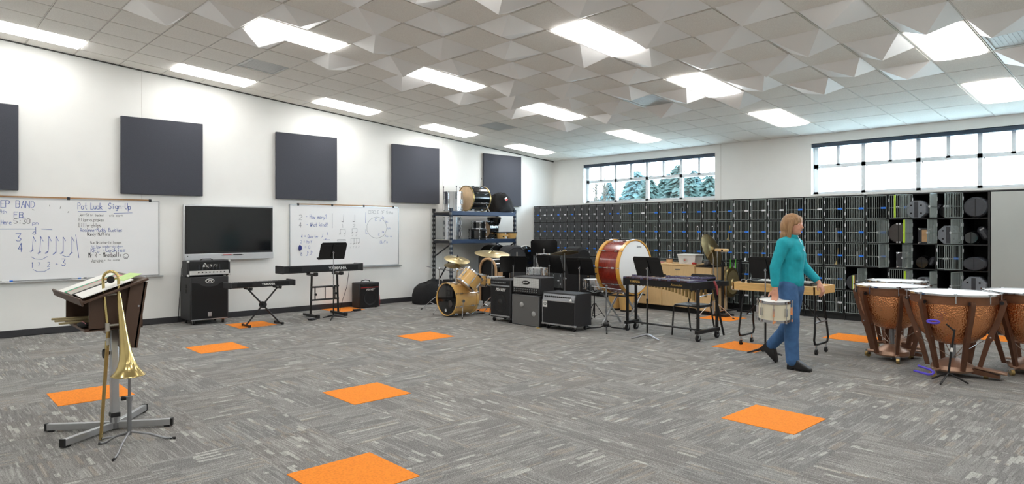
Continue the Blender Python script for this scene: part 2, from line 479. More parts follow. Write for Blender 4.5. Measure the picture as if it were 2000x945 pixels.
def window(n, x0, x1, bays, blind_split):
    fy0, fy1 = YB + 0.13, YB + 0.20
    root = link('window_%d' % n, None); struct(root)
    root.location = (0, 0, 0)
    zt = 2.757; w = (x1 - x0) / bays
    f = MB()
    for z0, z1 in ((WZ[0], WZ[0] + 0.05), (zt - 0.035, zt + 0.035), (WZ[1] - 0.05, WZ[1])): f.box(x0, fy0, z0, x1, fy1, z1)
    for k in range(bays + 1):
        c = x0 + k * w; h = 0.07 if 0 < k < bays else 0.08
        a = max(x0, c - h / 2 if 0 < k < bays else (c if k == 0 else c - h))
        f.box(a, fy0, WZ[0], a + h, fy1, WZ[1])
    for k in range(bays): f.box(x0 + (k + .5) * w - 0.03, fy0, zt, x0 + (k + .5) * w + 0.03, fy1, WZ[1])
    f.build('window_frame', 'window_frame', root, False)
    for k in range(bays):
        MB().box(x0 + k * w + .02, fy1 - 0.03, WZ[0] + .03, x0 + (k + 1) * w - .02, fy1 - 0.024, zt).build('pane', 'window_glass', root, False)
        for h in (0, .5):
            MB().box(x0 + (k + h) * w + .02, fy1 - 0.03, zt + .02, x0 + (k + h + .5) * w - .02, fy1 - 0.024, WZ[1] - .03).build('pane', 'window_glass', root, False)
        MB().box(x0 + k * w + .055, fy0 - 0.015, zt - .055, x0 + k * w + .07, fy0, zt - .035).build('sash_catch', 'black_plastic', root, False)
    MB().box(x0, YB - 0.01, WZ[0] - 0.03, x1, YB + 0.13, WZ[0]).build('window_sill', 'wall_paint', root, False)
    xs = [x0] + blind_split + [x1]
    for a, b in zip(xs, xs[1:]):
        MB().box(a + 0.005, YB + 0.01, WZ[1] - 0.075, b - 0.005, YB + 0.10, WZ[1] - 0.002, .008).build('roller_blind', 'blind', root)
window(1, W1[0], W1[1], 4, [-9.08])
window(2, W2[0], W2[1], 6, [-3.44, -1.6])

# outside: ground and conifers seen through the left window
struct(MB().box(-90, YB + 0.4, -0.4, 60, 160, -0.3).build('ground', 'grass', smooth=False))
def conifer(x, y, h, r, m, label, seed):
    q = random.Random(seed)
    t = thing('conifer', label, 'tree', (x, y, -0.3), 0, 'trees outside the window')
    MB().cyl((0, 0, 0), (0, 0, h * .97), .16, .03, 7).build('trunk', 'bark', t)
    f = MB()
    r *= 1.35; n = int(h * 17)
    for k in range(n):
        z = h * (.12 + .86 * k / n); rr = r * (1 - (z / h - .12) / .88) ** .6 * q.uniform(.75, 1.12) + .08
        na = max(5, int(10 * rr / r) + 4)
        a0 = q.uniform(0, 6.28)
        for j in range(na):
            a = a0 + 6.283 * j / na + q.uniform(-.2, .2); L = rr * q.uniform(.6, 1.15); dz = -L * q.uniform(.12, .45)
            ca, sa = math.cos(a), math.sin(a); w = L * q.uniform(.13, .24)
            p = (ca * L, sa * L, z + dz); b1 = (ca * L * .45 - sa * w, sa * L * .45 + ca * w, z + dz * .3 - .05); b2 = (ca * L * .45 + sa * w, sa * L * .45 - ca * w, z + dz * .3 - .05)
            up = (ca * L * .45, sa * L * .45, z + dz * .3 + w * .5)
            f.add([(0, 0, z), b1, p, b2, up], [(0, 1, 4), (0, 4, 3), (1, 2, 4), (4, 2, 3), (0, 3, 2, 1)])
    f.build('foliage', m, t, False)
def bare_tree(x, y, h, label, seed):
    q = random.Random(seed)
    t = thing('bare_tree', label, 'tree', (x, y, -0.3), 0, 'trees outside the window')
    f = MB(); f.path([(0, 0, 0), (.1, 0, h * .4), (-.05, .1, h * .75), (.05, 0, h)], [.16, .12, .08, .03], 6); f.build('trunk', 'twig', t)
    f = MB()
    for k in range(34):
        z = h * q.uniform(.25, .93); a = q.uniform(0, 6.28); L = q.uniform(.5, 1.3) * (1.15 - z / h)
        f.path([(0, 0, z), (math.cos(a) * L * .6, math.sin(a) * L * .6, z + L * .7), (math.cos(a) * L, math.sin(a) * L, z + L * 1.5)], [.05, .035, .018], 4)
    f.build('branch_spray', 'twig', t)
for k, a in enumerate(((-21.0, 36.1, 5.3, 1.6, 'needle', 'broad dark conifer outside at the right-hand end of the left window'),
          (-25.6, 39.9, 6.5, 1.8, 'needle', 'tallest dark conifer outside, right of the middle mullion of the left window'),
          (-29.7, 44.4, 6.2, 1.9, 'needle', 'dark conifer outside just left of the middle mullion of the left window'),
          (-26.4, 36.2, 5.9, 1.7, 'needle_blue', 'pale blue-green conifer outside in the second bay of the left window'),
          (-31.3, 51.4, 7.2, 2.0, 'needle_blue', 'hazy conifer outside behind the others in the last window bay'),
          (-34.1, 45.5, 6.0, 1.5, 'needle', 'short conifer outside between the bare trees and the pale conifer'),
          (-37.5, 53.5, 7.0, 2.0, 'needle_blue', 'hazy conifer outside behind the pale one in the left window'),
          (-22.3, 31.8, 5.1, 1.3, 'needle', 'near dark conifer outside in the second window bay from the left'),
          (-19.6, 31.7, 4.9, 1.3, 'needle', 'near conifer outside in the last bay of the left window'),
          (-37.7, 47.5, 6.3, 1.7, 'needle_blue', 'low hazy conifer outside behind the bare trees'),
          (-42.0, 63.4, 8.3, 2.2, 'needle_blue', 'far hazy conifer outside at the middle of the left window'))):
    conifer(*a, seed=20 + k)
for k, (x, y, h, lab) in enumerate(((-26.6, 33.0, 5.2, 'bare grey tree outside at the left end of the left window'),
          (-31.5, 38.1, 5.7, 'leafless tree outside farthest left behind the window jamb'),
          (-31.0, 40.0, 5.6, 'slim leafless tree outside beside the short conifer'))):
    bare_tree(x, y, h, lab, 60 + k)

# ---------------------------------------------------------------- ceiling grid
ANG = -math.atan(KC); CA = math.cos(ANG)
ceil = struct(MB().box(XL - 0.2, -(YB - YN + .3) / CA, 0.03, XR + 0.2, 0.3, 0.12).build('ceiling', 'tile_mineral', smooth=False))
ceil.location = (0, YB, Z0C); ceil.rotation_euler = (ANG, 0, 0)
def Xi(i): return -5.425 + .61 * i
def Yj(j): return 5.655 + .606 * j
def yl(y): return (y - YB) / CA
LIGHTS = {(i, j) for i in (-10, -5, 0, 5, 10) for j in (-12, -8, -4, 0, 4, 8)}
VENTS = {(-2, 5), (-8, 5), (6, 5), (-8, -3)}
APEX = {(-5, -5): 1, (-6, -4): 0, (-4, -4): 0, (-6, -2): 3, (-4, -2): 3, (-5, -1): 1, (-6, 0): 2, (-3, -1): 2, (-4, 0): 0, (-2, -2): 0, (-3, -3): 1, (-1, -1): 3,
        (-2, 0): 3, (-3, 1): 0, (1, -1): 2, (2, 0): 2, (1, 1): 2, (0, 2): 0, (-1, 1): 1, (-2, 2): 3, (-1, 3): 3, (2, 2): 2, (1, 3): 3, (2, 4): 2, (3, 3): 1,
        (1, 5): 0, (2, 6): 0, (4, 2): 2, (3, 1): 2, (4, 4): 1, (5, 3): 1, (6, 4): 2, (4, 6): 3, (0, 6): 1, (-6, 6): 0, (-4, 6): 3, (-2, 6): 2, (-4, 2): 2, (-3, 3): 2, (-5, 5): 1}
SA, CAM = math.sin(math.atan(1372 / 1288)), math.cos(math.atan(1372 / 1288))
def in_view(x, y, z, mx=60, my=40):
    d = y * CAM - x * SA
    if d < 1: return False
    px = 1000 + 1288 * (x * CAM + y * SA) / d; py = 447 - 1288 * (z - CAM_H) / d
    return -mx < px < 2000 + mx and -my < py < 945
T = .61; HT = .2935
flat_me = MB().box(-HT, -HT, -.008, HT, HT, .03).mesh('ceiling_tile', False); flat_me.materials.append(MATS['tile_mineral'])
narrow_w = Xi(-10) - XL - .02
edge_me = MB().box(-narrow_w / 2, -HT, -.008, narrow_w / 2, HT, .03).mesh('ceiling_tile', False); edge_me.materials.append(MATS['tile_mineral'])
pyr = []
for k in range(4):
    ox, oy = ((.134, 0), (0, .134), (-.134, 0), (0, -.134))[k]
    h = .295
    me = MB().add([(-h, -h, 0), (h, -h, 0), (h, h, 0), (-h, h, 0), (ox, oy, -.148), (-h, -h, .012), (h, -h, .012), (h, h, .012), (-h, h, .012)],
                  [(4, 1, 0), (4, 2, 1), (4, 3, 2), (4, 0, 3), (0, 1, 6, 5), (1, 2, 7, 6), (2, 3, 8, 7), (3, 0, 5, 8), (5, 6, 7, 8)]).mesh('diffuser_panel', False)
    me.materials.append(MATS['diffuser_white']); pyr.append(me)
stuff = MB(); stuff_p = MB(); cand = []
for j in range(-14, 12):
    for i in range(-11, 15):
        if (i, j) in LIGHTS or (i, j - 1) in LIGHTS or (i, j) in VENTS: continue
        x0, x1, y0, y1 = Xi(i), Xi(i + 1), Yj(j), Yj(j + 1)
        if x1 > XR + .01 or y0 < YN: continue
        if i == -11: x0 = XL
        if j == 11: y1 = YB
        cx, cy = (x0 + x1) / 2, (y0 + y1) / 2
        cand.append((i, j, cx, cy, x0, x1, y0, y1))
vis = [c for c in cand if in_view(c[2], c[3], cz(c[3]))]
is_p = lambda i, j: (i + j) % 2 == 0 and -6 <= i <= 12 and j <= 6
fl_vis = [c for c in vis if not is_p(c[0], c[1])]
fl_vis.sort(key=lambda c: c[3] * CAM - c[2] * SA)
near = {c[:2] for c in fl_vis[:300]}
for c in cand:
    i, j, cx, cy, x0, x1, y0, y1 = c
    ly = (yl(y0) + yl(y1)) / 2
    if is_p(i, j):
        k = APEX.get((i, j), (i * 7 + j * 3 + (i * j) % 5) % 4)
        if c in vis or cy > 1:
            o = link('diffuser_panel', pyr[k], ceil); o.location = (cx, ly, 0)
        else:
            me = pyr[k]; stuff_p.add([(v.co.x + cx, v.co.y + ly, v.co.z) for v in me.vertices], [tuple(p.vertices) for p in me.polygons])
    elif (i, j) in near:
        if j == 11:
            hy = (yl(y1) - yl(y0)) / 2 - .01; hx = (x1 - x0) / 2 - .0105
            o = MB().box(-hx, -hy, 0, hx, hy, .03).build('ceiling_tile', 'tile_mineral', ceil, False)
        else: o = link('ceiling_tile', edge_me if i == -11 else flat_me, ceil)
        o.location = (cx, ly, 0)
    else:
        hy = (yl(y1) - yl(y0)) / 2 - .0105; hx = (x1 - x0) / 2 - .0105
        stuff.box(cx - hx, ly - hy, -.008, cx + hx, ly + hy, .03)
o = stuff.build('ceiling_tile_field', 'tile_mineral', ceil, False); o['kind'] = 'stuff'
o = stuff_p.build('diffuser_panel_field', 'diffuser_white', ceil, False); o['kind'] = 'stuff'
for i in range(-10, 15):
    x = Xi(i)
    if x < XR: MB().box(x - .0055, yl(YN), -.004, x + .0055, 0, .03).build('grid_runner', 'grid_white', ceil, False)
for j in range(-14, 12):
    y = yl(Yj(j))
    mbg = MB(); a = XL
    for (li, lj) in sorted(LIGHTS):
        if lj == j - 1:
            mbg.box(a, y - .0055, -.003, Xi(li) - .012, y + .0055, .03); a = Xi(li + 1) + .012
    mbg.box(a, y - .0055, -.003, XR, y + .0055, .03)
    mbg.build('grid_cross_tee', 'grid_white', ceil, False)

ROWN = {-10: 'in the row along the left wall', -5: 'in the second row from the left wall', 0: 'in the third row from the left wall', 5: 'in the fourth row, nearest the right edge', 10: 'in the row beyond the picture'}
DIST = {8: 'closest to the back wall', 4: 'second from the back wall', 0: 'third from the back wall', -4: 'fourth from the back wall', -8: 'fifth from the back wall', -12: 'sixth from the back wall'}
light0 = None
for (i, j) in sorted(LIGHTS):
    cx = Xi(i) + T / 2; yc = Yj(j + 1)
    if yc < YN + .7 or cx > XR - .4: continue
    lab = 'ceiling light panel %s, %s' % (ROWN[i], DIST[j])
    if light0 is None:
        t = thing('ceiling_light', lab, 'light', group='recessed ceiling lights')
        f = MB(); hx, hy = .293, .598
        for a in ((-hx, -hy, hx, -hy + .025), (-hx, hy - .025, hx, hy), (-hx, -hy, -hx + .022, hy), (hx - .022, -hy, hx, hy)): f.box(a[0], a[1], -.006, a[2], a[3], .03)
        f.build('frame', 'grid_white', t, False)
        g = MB()
        # softly bowed lens basket
        P = [(-.271, .004), (-.262, -.022), (-.20, -.034), (-.09, -.040), (.09, -.040), (.20, -.034), (.262, -.022), (.271, .004)]
        for a, b in zip(P, P[1:]): g.quad((a[0], hy - .025, a[1]), (b[0], hy - .025, b[1]), (b[0], -hy + .025, b[1]), (a[0], -hy + .025, a[1]))
        for sy in (-1, 1): g.add([(x, sy * (hy - .025), z) for x, z in P], [tuple(range(len(P)))])
        g.build('lens', 'lamp_lens', t, False)
        light0 = t
    else: t = dup(light0, (0, 0, 0), 0, lab)
    t.location = (cx, yc, cz(yc)); t.rotation_euler = (ANG, 0, 0)
VL = {(-2, 5): 'blue-tinted perforated metal ceiling vent among the pyramid panels', (-8, 5): 'grey perforated ceiling vent far along the left wall', (6, 5): 'perforated metal ceiling vent beside the brightest light at right', (-8, -3): 'grey perforated ceiling vent between two lights near the left wall'}
for (i, j), lab in VL.items():
    cx = Xi(i) + T / 2; yc = (Yj(j) + Yj(j + 1)) / 2
    t = thing('ceiling_vent', lab, 'vent', (cx, yc, cz(yc)), 0, 'ceiling vents'); t.rotation_euler = (ANG, 0, 0)
    f = MB()
    for k in range(4): f.at(0, 0, 0, rz=90 * k).box(-.29, -.29, -.004, .29, -.265, .02)
    f.build('frame', 'vent_grey', t, False)
    MB().box(-.27, -.27, .006, .27, .27, .02).build('face_plate', 'vent_grey', t, False)
    f = MB()
    for a in range(11): f.box(-.235 + a * .045, -.23, .003, -.215 + a * .045, .23, .008)
    f.build('louvre_slots', 'vent_grey', t, False)

# ================================================================ LEFT WALL
PN = ('dark grey fabric acoustic panel on the left wall, cut by the left picture edge', 'dark grey acoustic panel above the right end of the long whiteboard',
      'dark grey acoustic panel between the wall display and the second whiteboard, high up', 'dark grey acoustic panel left of the storage rack, high on the wall',
      'dark grey acoustic panel behind the drums on top of the rack')
for k, y in enumerate((0.09, 2.64, 5.17, 7.69, 10.24)):
    o = tag(MB().box(.0, -.62, -.62, .045, .62, .62, .006).build('acoustic_panel', 'panel_cloth'), PN[k], 'acoustic panel', 'square wall acoustic panels')
    o.location = (XL + .022, y + .62, 2.752)

GLY = {'A': '022842/1535', 'B': '02083847463505/3544433202', 'C': '4738180703123243', 'D': '02082846442202', 'E': '48080242/0535', 'F': '480802/0535', 'G': '47381807031232434525',
       'H': '0802/4842/0545', 'I': '1838/2822/1232', 'J': '4843321203', 'K': '0802/480542', 'L': '080242', 'M': '0208254842', 'N': '02084248', 'O': '180703123243473818',
       'P': '02083847463505', 'Q': '180703123243473818/2341', 'R': '02083847463505/2542', 'S': '473818070615354443321203', 'T': '0848/2822', 'U': '080312324348', 'W': '0812253248', 'Y': '082548/2522',
       'a': '4542/4435150403123243', 'b': '0802/0415354443321203', 'c': '4435150403123243', 'd': '4842/4435150403123243', 'e': '0444351504031242'.replace('0312', '0312'), 'f': '4738281712/0535',
       'g': '4435150403123243/45413010', 'h': '0802/0415354442', 'i': '2522/2726', 'j': '252110/2726', 'k': '0802/4503/1442', 'l': '2822', 'm': '0205/04152422/24354442', 'n': '0205/0415354442',
       'o': '150403123243443515', 'p': '0500/0415354443321203', 'r': '0205/041535', 's': '451504433202', 't': '28233242/0545', 'u': '0503123243/4542', 'v': '052245', 'w': '0512243245', 'x': '0542/0245',
       'y': '0522/4510', 'z': '05450242', '0': '180703123243473818', '1': '172822', '2': '071838474602 42'.replace(' ', ''), '3': '0848254443321203', '4': '380444/3832', '5': '480805354443321203', '7': '084812',
       '8': '183847360504031232434435160718', '9': '451507183847 42'.replace(' ', ''), ':': '2625/2322', '-': '0535', '=': '0646/0444', '?': '071838472524/2322', '.': '2223', '+': '2622/0444', '/': '0248', '#': '1612/3632/0545/0343'}
def strokes(entries):
    """polylines on the wall plane as (colour, [(y, z), ...])"""
    q = random.Random(3); out = []
    for e in entries:
        if e[0] is None: out.append((e[2], e[1], .006)); continue
        txt, y, z, w, h, c = e
        adv = w / (len(txt) or 1)
        for k, ch in enumerate(txt):
            gl = GLY.get(ch)
            if not gl: continue
            jx, jz, sl = q.uniform(-.06, .06) * adv, q.uniform(-.05, .05) * h, q.uniform(.0, .14)
            for st in gl.split('/'):
                pts = [(int(st[a]), int(st[a + 1])) for a in range(0, len(st) - 1, 2)]
                out.append((c, [(y + k * adv + jx + px / 4 * adv * .74 + sl * (pz - 2) / 6 * adv * .4, z + jz + (pz - 2) / 6 * h) for px, pz in pts], max(.0028, min(.007, h * .085))))
    return out
def whiteboard(label, y0, y1, z0, z1, rail, entries):
    t = thing('whiteboard', label, 'whiteboard', (XL, y0, z0))
    L, Hh = y1 - y0, z1 - z0
    MB().box(.002, .012, .012, .018, L - .012, Hh - .012).build('writing_surface', 'board_white', t, False)
    f = MB(); f.box(0, 0, 0, .024, L, .014); f.box(0, 0, Hh - .014, .024, L, Hh); f.box(0, 0, 0, .024, .014, Hh); f.box(0, L - .014, 0, .024, L, Hh)
    f.build('board_frame', 'aluminium', t, False)
    MB().box(.0, -.01, -.022, .075, L + .05, -.004, .004).build('marker_tray', 'aluminium', t)
    a, b = rail
    MB().box(.004, a - y0, Hh - .012, .022, b - y0, Hh + .022).build('tack_rail', 'cork', t, False)
    for k in range(4):
        yy = a - y0 + (b - a) * k / 3
        MB().box(.004, yy - .02, Hh - .018, .03, yy + .02, Hh + .026, .004).build('rail_clip', 'dark_steel', t)
    for c, m in (('b', 'ink_blue'), ('k', 'ink_black'), ('g', 'ink_grey')):
        g = MB()
        for col, pts, w in strokes(entries):
            if col != c: continue
            for (ya, za), (yb, zb) in zip(pts, pts[1:]):
                dy, dz = yb - ya, zb - za; n = math.hypot(dy, dz) or 1
                oy, oz = -dz / n * w / 2, dy / n * w / 2; ey, ez = dy / n * w * .4, dz / n * w * .4
                g.quad((.0195, ya - y0 - ey + oy, za - z0 - ez + oz), (.0195, ya - y0 - ey - oy, za - z0 - ez - oz), (.0195, yb - y0 + ey - oy, zb - z0 + ez - oz), (.0195, yb - y0 + ey + oy, zb - z0 + ez + oz))
        if g.v:
            o = g.build('handwriting', m, t, False); o['kind'] = 'stuff'
    return t
BOARD1 = (('PEP BAND',1.07,1.88,0.47,0.099,'b'),
  ('9th',1.12,1.80,0.08,0.049,'b'),
  ('FB',1.28,1.74,0.12,0.075,'b'),
  ('Here',1.13,1.64,0.13,0.062,'b'),
  ('5:30',1.28,1.65,0.20,0.070,'k'),
  ('pm',1.50,1.64,0.08,0.054,'b'),
  ('3',1.30,1.39,0.08,0.108,'b'),
  ('4',1.33,1.24,0.06,0.125,'b'),
  ('1',1.49,1.00,0.03,0.076,'b'),
  ('7',1.57,1.02,0.03,0.051,'b'),
  ('2',1.68,1.01,0.04,0.065,'b'),
  ('+',1.78,1.03,0.04,0.042,'b'),
  ('3',1.86,1.02,0.06,0.103,'b'),
  ('Pot Luck',2.07,1.88,0.33,0.097,'b'),
  ('Sign-Up',2.48,1.89,0.32,0.091,'b'),
  ('Jen-Stir beans   w/o corn',2.08,1.77,0.60,0.040,'k'),
  ('Eliza-cupcakes',2.08,1.69,0.34,0.049,'k'),
  ('Lilly-chips',2.08,1.60,0.30,0.064,'k'),
  ('Rosanne-Muddy Buddies',2.10,1.53,0.57,0.054,'b'),
  ('Nancy-Muffins',2.19,1.47,0.31,0.049,'k'),
  ('Sue Bristow-lollypops',2.23,1.34,0.43,0.039,'k'),
  ('Yellow nacho-chicken',2.24,1.28,0.44,0.036,'b'),
  ('KFC -Cookies',2.24,1.21,0.48,0.065,'b'),
  ('Mr R - Meatballs',2.21,1.13,0.45,0.071,'k'),
  ('Jan-more to come',2.24,1.07,0.40,0.029,'k'),
  ('Pam-tarts',2.25,1.05,0.16,0.025,'k'),
  (None,[(1.33,1.73),
  (1.40,1.74)],'b'),
  (None,[(1.12,1.57),
  (1.54,1.57)],'b'),
  (None,[(1.61,1.57),
  (1.74,1.56)],'b'),
  (None,[(2.07,1.84),
  (2.45,1.85)],'b'),
  (None,[(2.55,1.82),
  (2.81,1.83)],'b'),
  (None,[(2.04,1.48),
  (2.08,1.13)],'b'),
  (None,[(1.49,1.16),
  (1.53,1.13),
  (1.62,1.12),
  (1.68,1.16)],'b'),
  (None,[(1.87,1.17),
  (1.92,1.15),
  (1.96,1.16)],'b'),
  (None,[(1.51,0.97),
  (1.56,0.94),
  (1.65,0.94),
  (1.71,0.98)],'b'),
  (None,[(1.54,1.53),
  (1.54,1.60)],'b'),
  (None,[(1.47,1.24),
  (1.51,1.27)],'b'),
  (None,[(1.48,1.23),
  (1.51,1.26)],'b'),
  (None,[(1.50,1.26),
  (1.51,1.46),
  (1.54,1.39)],'b'),
  (None,[(1.56,1.21),
  (1.60,1.24)],'b'),
  (None,[(1.57,1.20),
  (1.60,1.23)],'b'),
  (None,[(1.59,1.23),
  (1.60,1.46),
  (1.63,1.39)],'b'),
  (None,[(1.65,1.21),
  (1.69,1.24)],'b'),
  (None,[(1.66,1.20),
  (1.69,1.23)],'b'),
  (None,[(1.69,1.23),
  (1.70,1.46),
  (1.73,1.39)],'b'),
  (None,[(1.75,1.19),
  (1.79,1.23)],'b'),
  (None,[(1.76,1.19),
  (1.79,1.22)],'b'),
  (None,[(1.79,1.22),
  (1.79,1.46),
  (1.82,1.39)],'b'),
  (None,[(1.84,1.20),
  (1.88,1.23)],'b'),
  (None,[(1.85,1.19),
  (1.88,1.22)],'b'),
  (None,[(1.88,1.22),
  (1.88,1.45),
  (1.91,1.39)],'b'),
  (None,[(1.96,1.18),
  (1.99,1.22)],'b'),
  (None,[(1.96,1.18),
  (2.00,1.21)],'b'),
  (None,[(1.99,1.21),
  (1.99,1.45),
  (2.02,1.38)],'b'),
  (None,[(1.54,1.51),
  (1.54,1.50),
  (1.53,1.49),
  (1.52,1.49),
  (1.51,1.50),
  (1.50,1.51),
  (1.51,1.52),
  (1.52,1.53),
  (1.53,1.53),
  (1.54,1.52),
  (1.54,1.51)],'b'),
  (None,[(2.76,1.14),
  (2.75,1.12),
  (2.74,1.10),
  (2.72,1.10),
  (2.70,1.10),
  (2.69,1.12),
  (2.68,1.14),
  (2.69,1.16),
  (2.70,1.17),
  (2.72,1.18),
  (2.74,1.17),
  (2.75,1.16),
  (2.76,1.14)],'k'),
  (None,[(2.70,1.13),
  (2.72,1.11),
  (2.74,1.13)],'k'),
  (None,[(1.71,1.93),
  (1.71,1.91)],'k'),
  (None,[(1.85,1.91),
  (1.84,1.88)],'k'),
  (None,[(1.95,1.84),
  (1.94,1.82)],'k'),
  (None,[(1.50,1.86),
  (1.52,1.85)],'k'))
BOARD2 = (('2',5.64,1.75,0.08,0.087,'g'),
  ('4',5.64,1.60,0.06,0.094,'g'),
  ('- How many?',5.78,1.77,0.44,0.074,'b'),
  ('- What kind?',5.79,1.62,0.45,0.074,'b'),
  ('4 = Quarter',5.68,1.40,0.37,0.059,'b'),
  ('2 = Half',5.67,1.30,0.24,0.059,'b'),
  ('1 = O',5.68,1.19,0.19,0.058,'b'),
  ('8',5.67,1.06,0.04,0.058,'b'),
  ('2',6.79,1.61,0.06,0.058,'g'),
  ('2 2',6.76,1.43,0.13,0.040,'g'),
  ('2',6.59,1.43,0.03,0.034,'g'),
  ('2 2 2 2',6.72,1.19,0.22,0.037,'g'),
  ('CIRCLE OF 5ths',7.14,1.89,0.61,0.060,'g'),
  ('C',7.30,1.74,0.06,0.054,'b'),
  ('F',7.42,1.73,0.04,0.038,'b'),
  ('G#',7.47,1.79,0.05,0.042,'b'),
  ('Bb',7.54,1.70,0.08,0.042,'b'),
  ('Eb',7.60,1.57,0.10,0.041,'b'),
  ('D#',7.47,1.49,0.05,0.041,'b'),
  ('Ab a',7.54,1.40,0.17,0.044,'b'),
  ('Gb/F#',7.42,1.27,0.19,0.054,'b'),
  ('E',7.38,1.43,0.04,0.045,'b'),
  (None,[(6.53,1.73),
  (6.57,1.72)],'k'),
  (None,[(6.53,1.72),
  (6.57,1.71)],'k'),
  (None,[(6.57,1.72),
  (6.58,1.87)],'g'),
  (None,[(6.78,1.73),
  (6.83,1.72)],'k'),
  (None,[(6.78,1.72),
  (6.83,1.72)],'k'),
  (None,[(6.83,1.73),
  (6.83,1.86)],'g'),
  (None,[(6.48,1.47),
  (6.51,1.48)],'k'),
  (None,[(6.49,1.46),
  (6.51,1.47)],'k'),
  (None,[(6.59,1.48),
  (6.62,1.49)],'k'),
  (None,[(6.59,1.48),
  (6.62,1.49)],'k'),
  (None,[(6.75,1.49),
  (6.79,1.51)],'k'),
  (None,[(6.76,1.49),
  (6.79,1.50)],'k'),
  (None,[(6.85,1.50),
  (6.88,1.51)],'k'),
  (None,[(6.85,1.50),
  (6.88,1.51)],'k'),
  (None,[(6.72,1.27),
  (6.75,1.28)],'k'),
  (None,[(6.72,1.27),
  (6.75,1.28)],'k'),
  (None,[(6.79,1.27),
  (6.82,1.28)],'k'),
  (None,[(6.79,1.26),
  (6.82,1.27)],'k'),
  (None,[(6.85,1.28),
  (6.88,1.29)],'k'),
  (None,[(6.85,1.28),
  (6.88,1.29)],'k'),
  (None,[(6.90,1.28),
  (6.93,1.30)],'k'),
  (None,[(6.90,1.28),
  (6.93,1.29)],'k'),
  (None,[(5.78,1.06),
  (5.81,1.07)],'b'),
  (None,[(5.79,1.06),
  (5.81,1.07)],'b'),
  (None,[(5.85,1.07),
  (5.88,1.08)],'b'),
  (None,[(5.86,1.07),
  (5.88,1.08)],'b'),
  (None,[(6.10,1.41),
  (6.13,1.42)],'b'),
  (None,[(6.10,1.41),
  (6.13,1.42)],'b'),
  (None,[(6.17,1.37),
  (6.20,1.38)],'b'),
  (None,[(6.18,1.36),
  (6.20,1.38)],'b'),
  (None,[(6.51,1.48),
  (6.50,1.56),
  (6.61,1.57),
  (6.62,1.49)],'g'),
  (None,[(6.77,1.50),
  (6.77,1.58),
  (6.88,1.58),
  (6.88,1.51)],'g'),
  (None,[(6.74,1.28),
  (6.74,1.38),
  (6.93,1.38),
  (6.93,1.29)],'g'),
  (None,[(6.81,1.28),
  (6.81,1.38)],'g'),
  (None,[(6.87,1.29),
  (6.87,1.38)],'g'),
  (None,[(6.44,1.36),
  (6.62,1.36),
  (6.62,1.33),
  (6.44,1.33),
  (6.44,1.36)],'g'),
  (None,[(6.12,1.42),
  (6.13,1.48)],'b'),
  (None,[(5.81,1.07),
  (5.81,1.14),
  (5.83,1.12)],'b'),
  (None,[(5.88,1.08),
  (5.88,1.15),
  (5.91,1.12)],'b'),
  (None,[(6.14,1.36),
  (6.28,1.36)],'b'),
  (None,[(6.22,1.51),
  (6.23,1.48),
  (6.22,1.47),
  (6.24,1.45)],'b'),
  (None,[(6.55,1.67),
  (6.56,1.60)],'g'),
  (None,[(6.33,1.88),
  (6.33,1.59)],'g'),
  (None,[(7.08,1.91),
  (7.07,1.69)],'b'),
  (None,[(7.08,1.56),
  (7.08,1.48),
  (7.12,1.47)],'b'),
  (None,[(7.58,1.60),
  (7.57,1.54),
  (7.55,1.49),
  (7.51,1.44),
  (7.46,1.41),
  (7.40,1.39),
  (7.34,1.38),
  (7.28,1.39),
  (7.22,1.41),
  (7.17,1.45),
  (7.14,1.49),
  (7.11,1.54),
  (7.11,1.60),
  (7.11,1.65),
  (7.14,1.71),
  (7.17,1.75),
  (7.22,1.79),
  (7.28,1.81),
  (7.34,1.82),
  (7.40,1.81),
  (7.46,1.79),
  (7.51,1.75),
  (7.55,1.71),
  (7.57,1.66),
  (7.58,1.60)],'g'))
whiteboard('long whiteboard with a pot luck sign-up list and rhythm notes, at the left edge', -.44, 3.21, .81, 2.03, (-.3, 3.07), BOARD1)
whiteboard('shorter whiteboard with a drawn circle and note values, behind the keyboard', 5.45, 7.88, .81, 2.035, (5.62, 7.74), BOARD2)
o = tag(MB().hull([(.03 * math.cos(a) * s, .05 * math.sin(a) * s * (1.3 if math.sin(a) > 0 else 1), z) for a in [k * PI / 8 for k in range(16)] for s, z in ((1, 0), (.8, .03))]).build('board_eraser', 'tag_dark_blue'), 'dark blue teardrop eraser stuck on the shorter whiteboard', 'eraser')
o.location = (XL + .02, 5.655, 1.205); o.rotation_euler = (R(90), 0, R(90))
for y, m, lab in ((1.14, 'tag_blue', 'blue marker in the tray of the long whiteboard, at the picture edge'), (1.98, 'tag_blue', 'blue marker beside a black one in the long whiteboard tray'), (2.05, 'black_plastic', 'black marker in the tray of the long whiteboard')):
    t = thing('marker', lab, 'marker', (XL + .05, y, .815), 0, 'markers in the tray')
    MB().cyl((0, 0, .004), (0, .09, .004), .009, n=8).build('barrel', 'white_plastic', t); MB().cyl((0, .085, .004), (0, .125, .004), .0095, n=8).build('cap', m, t)

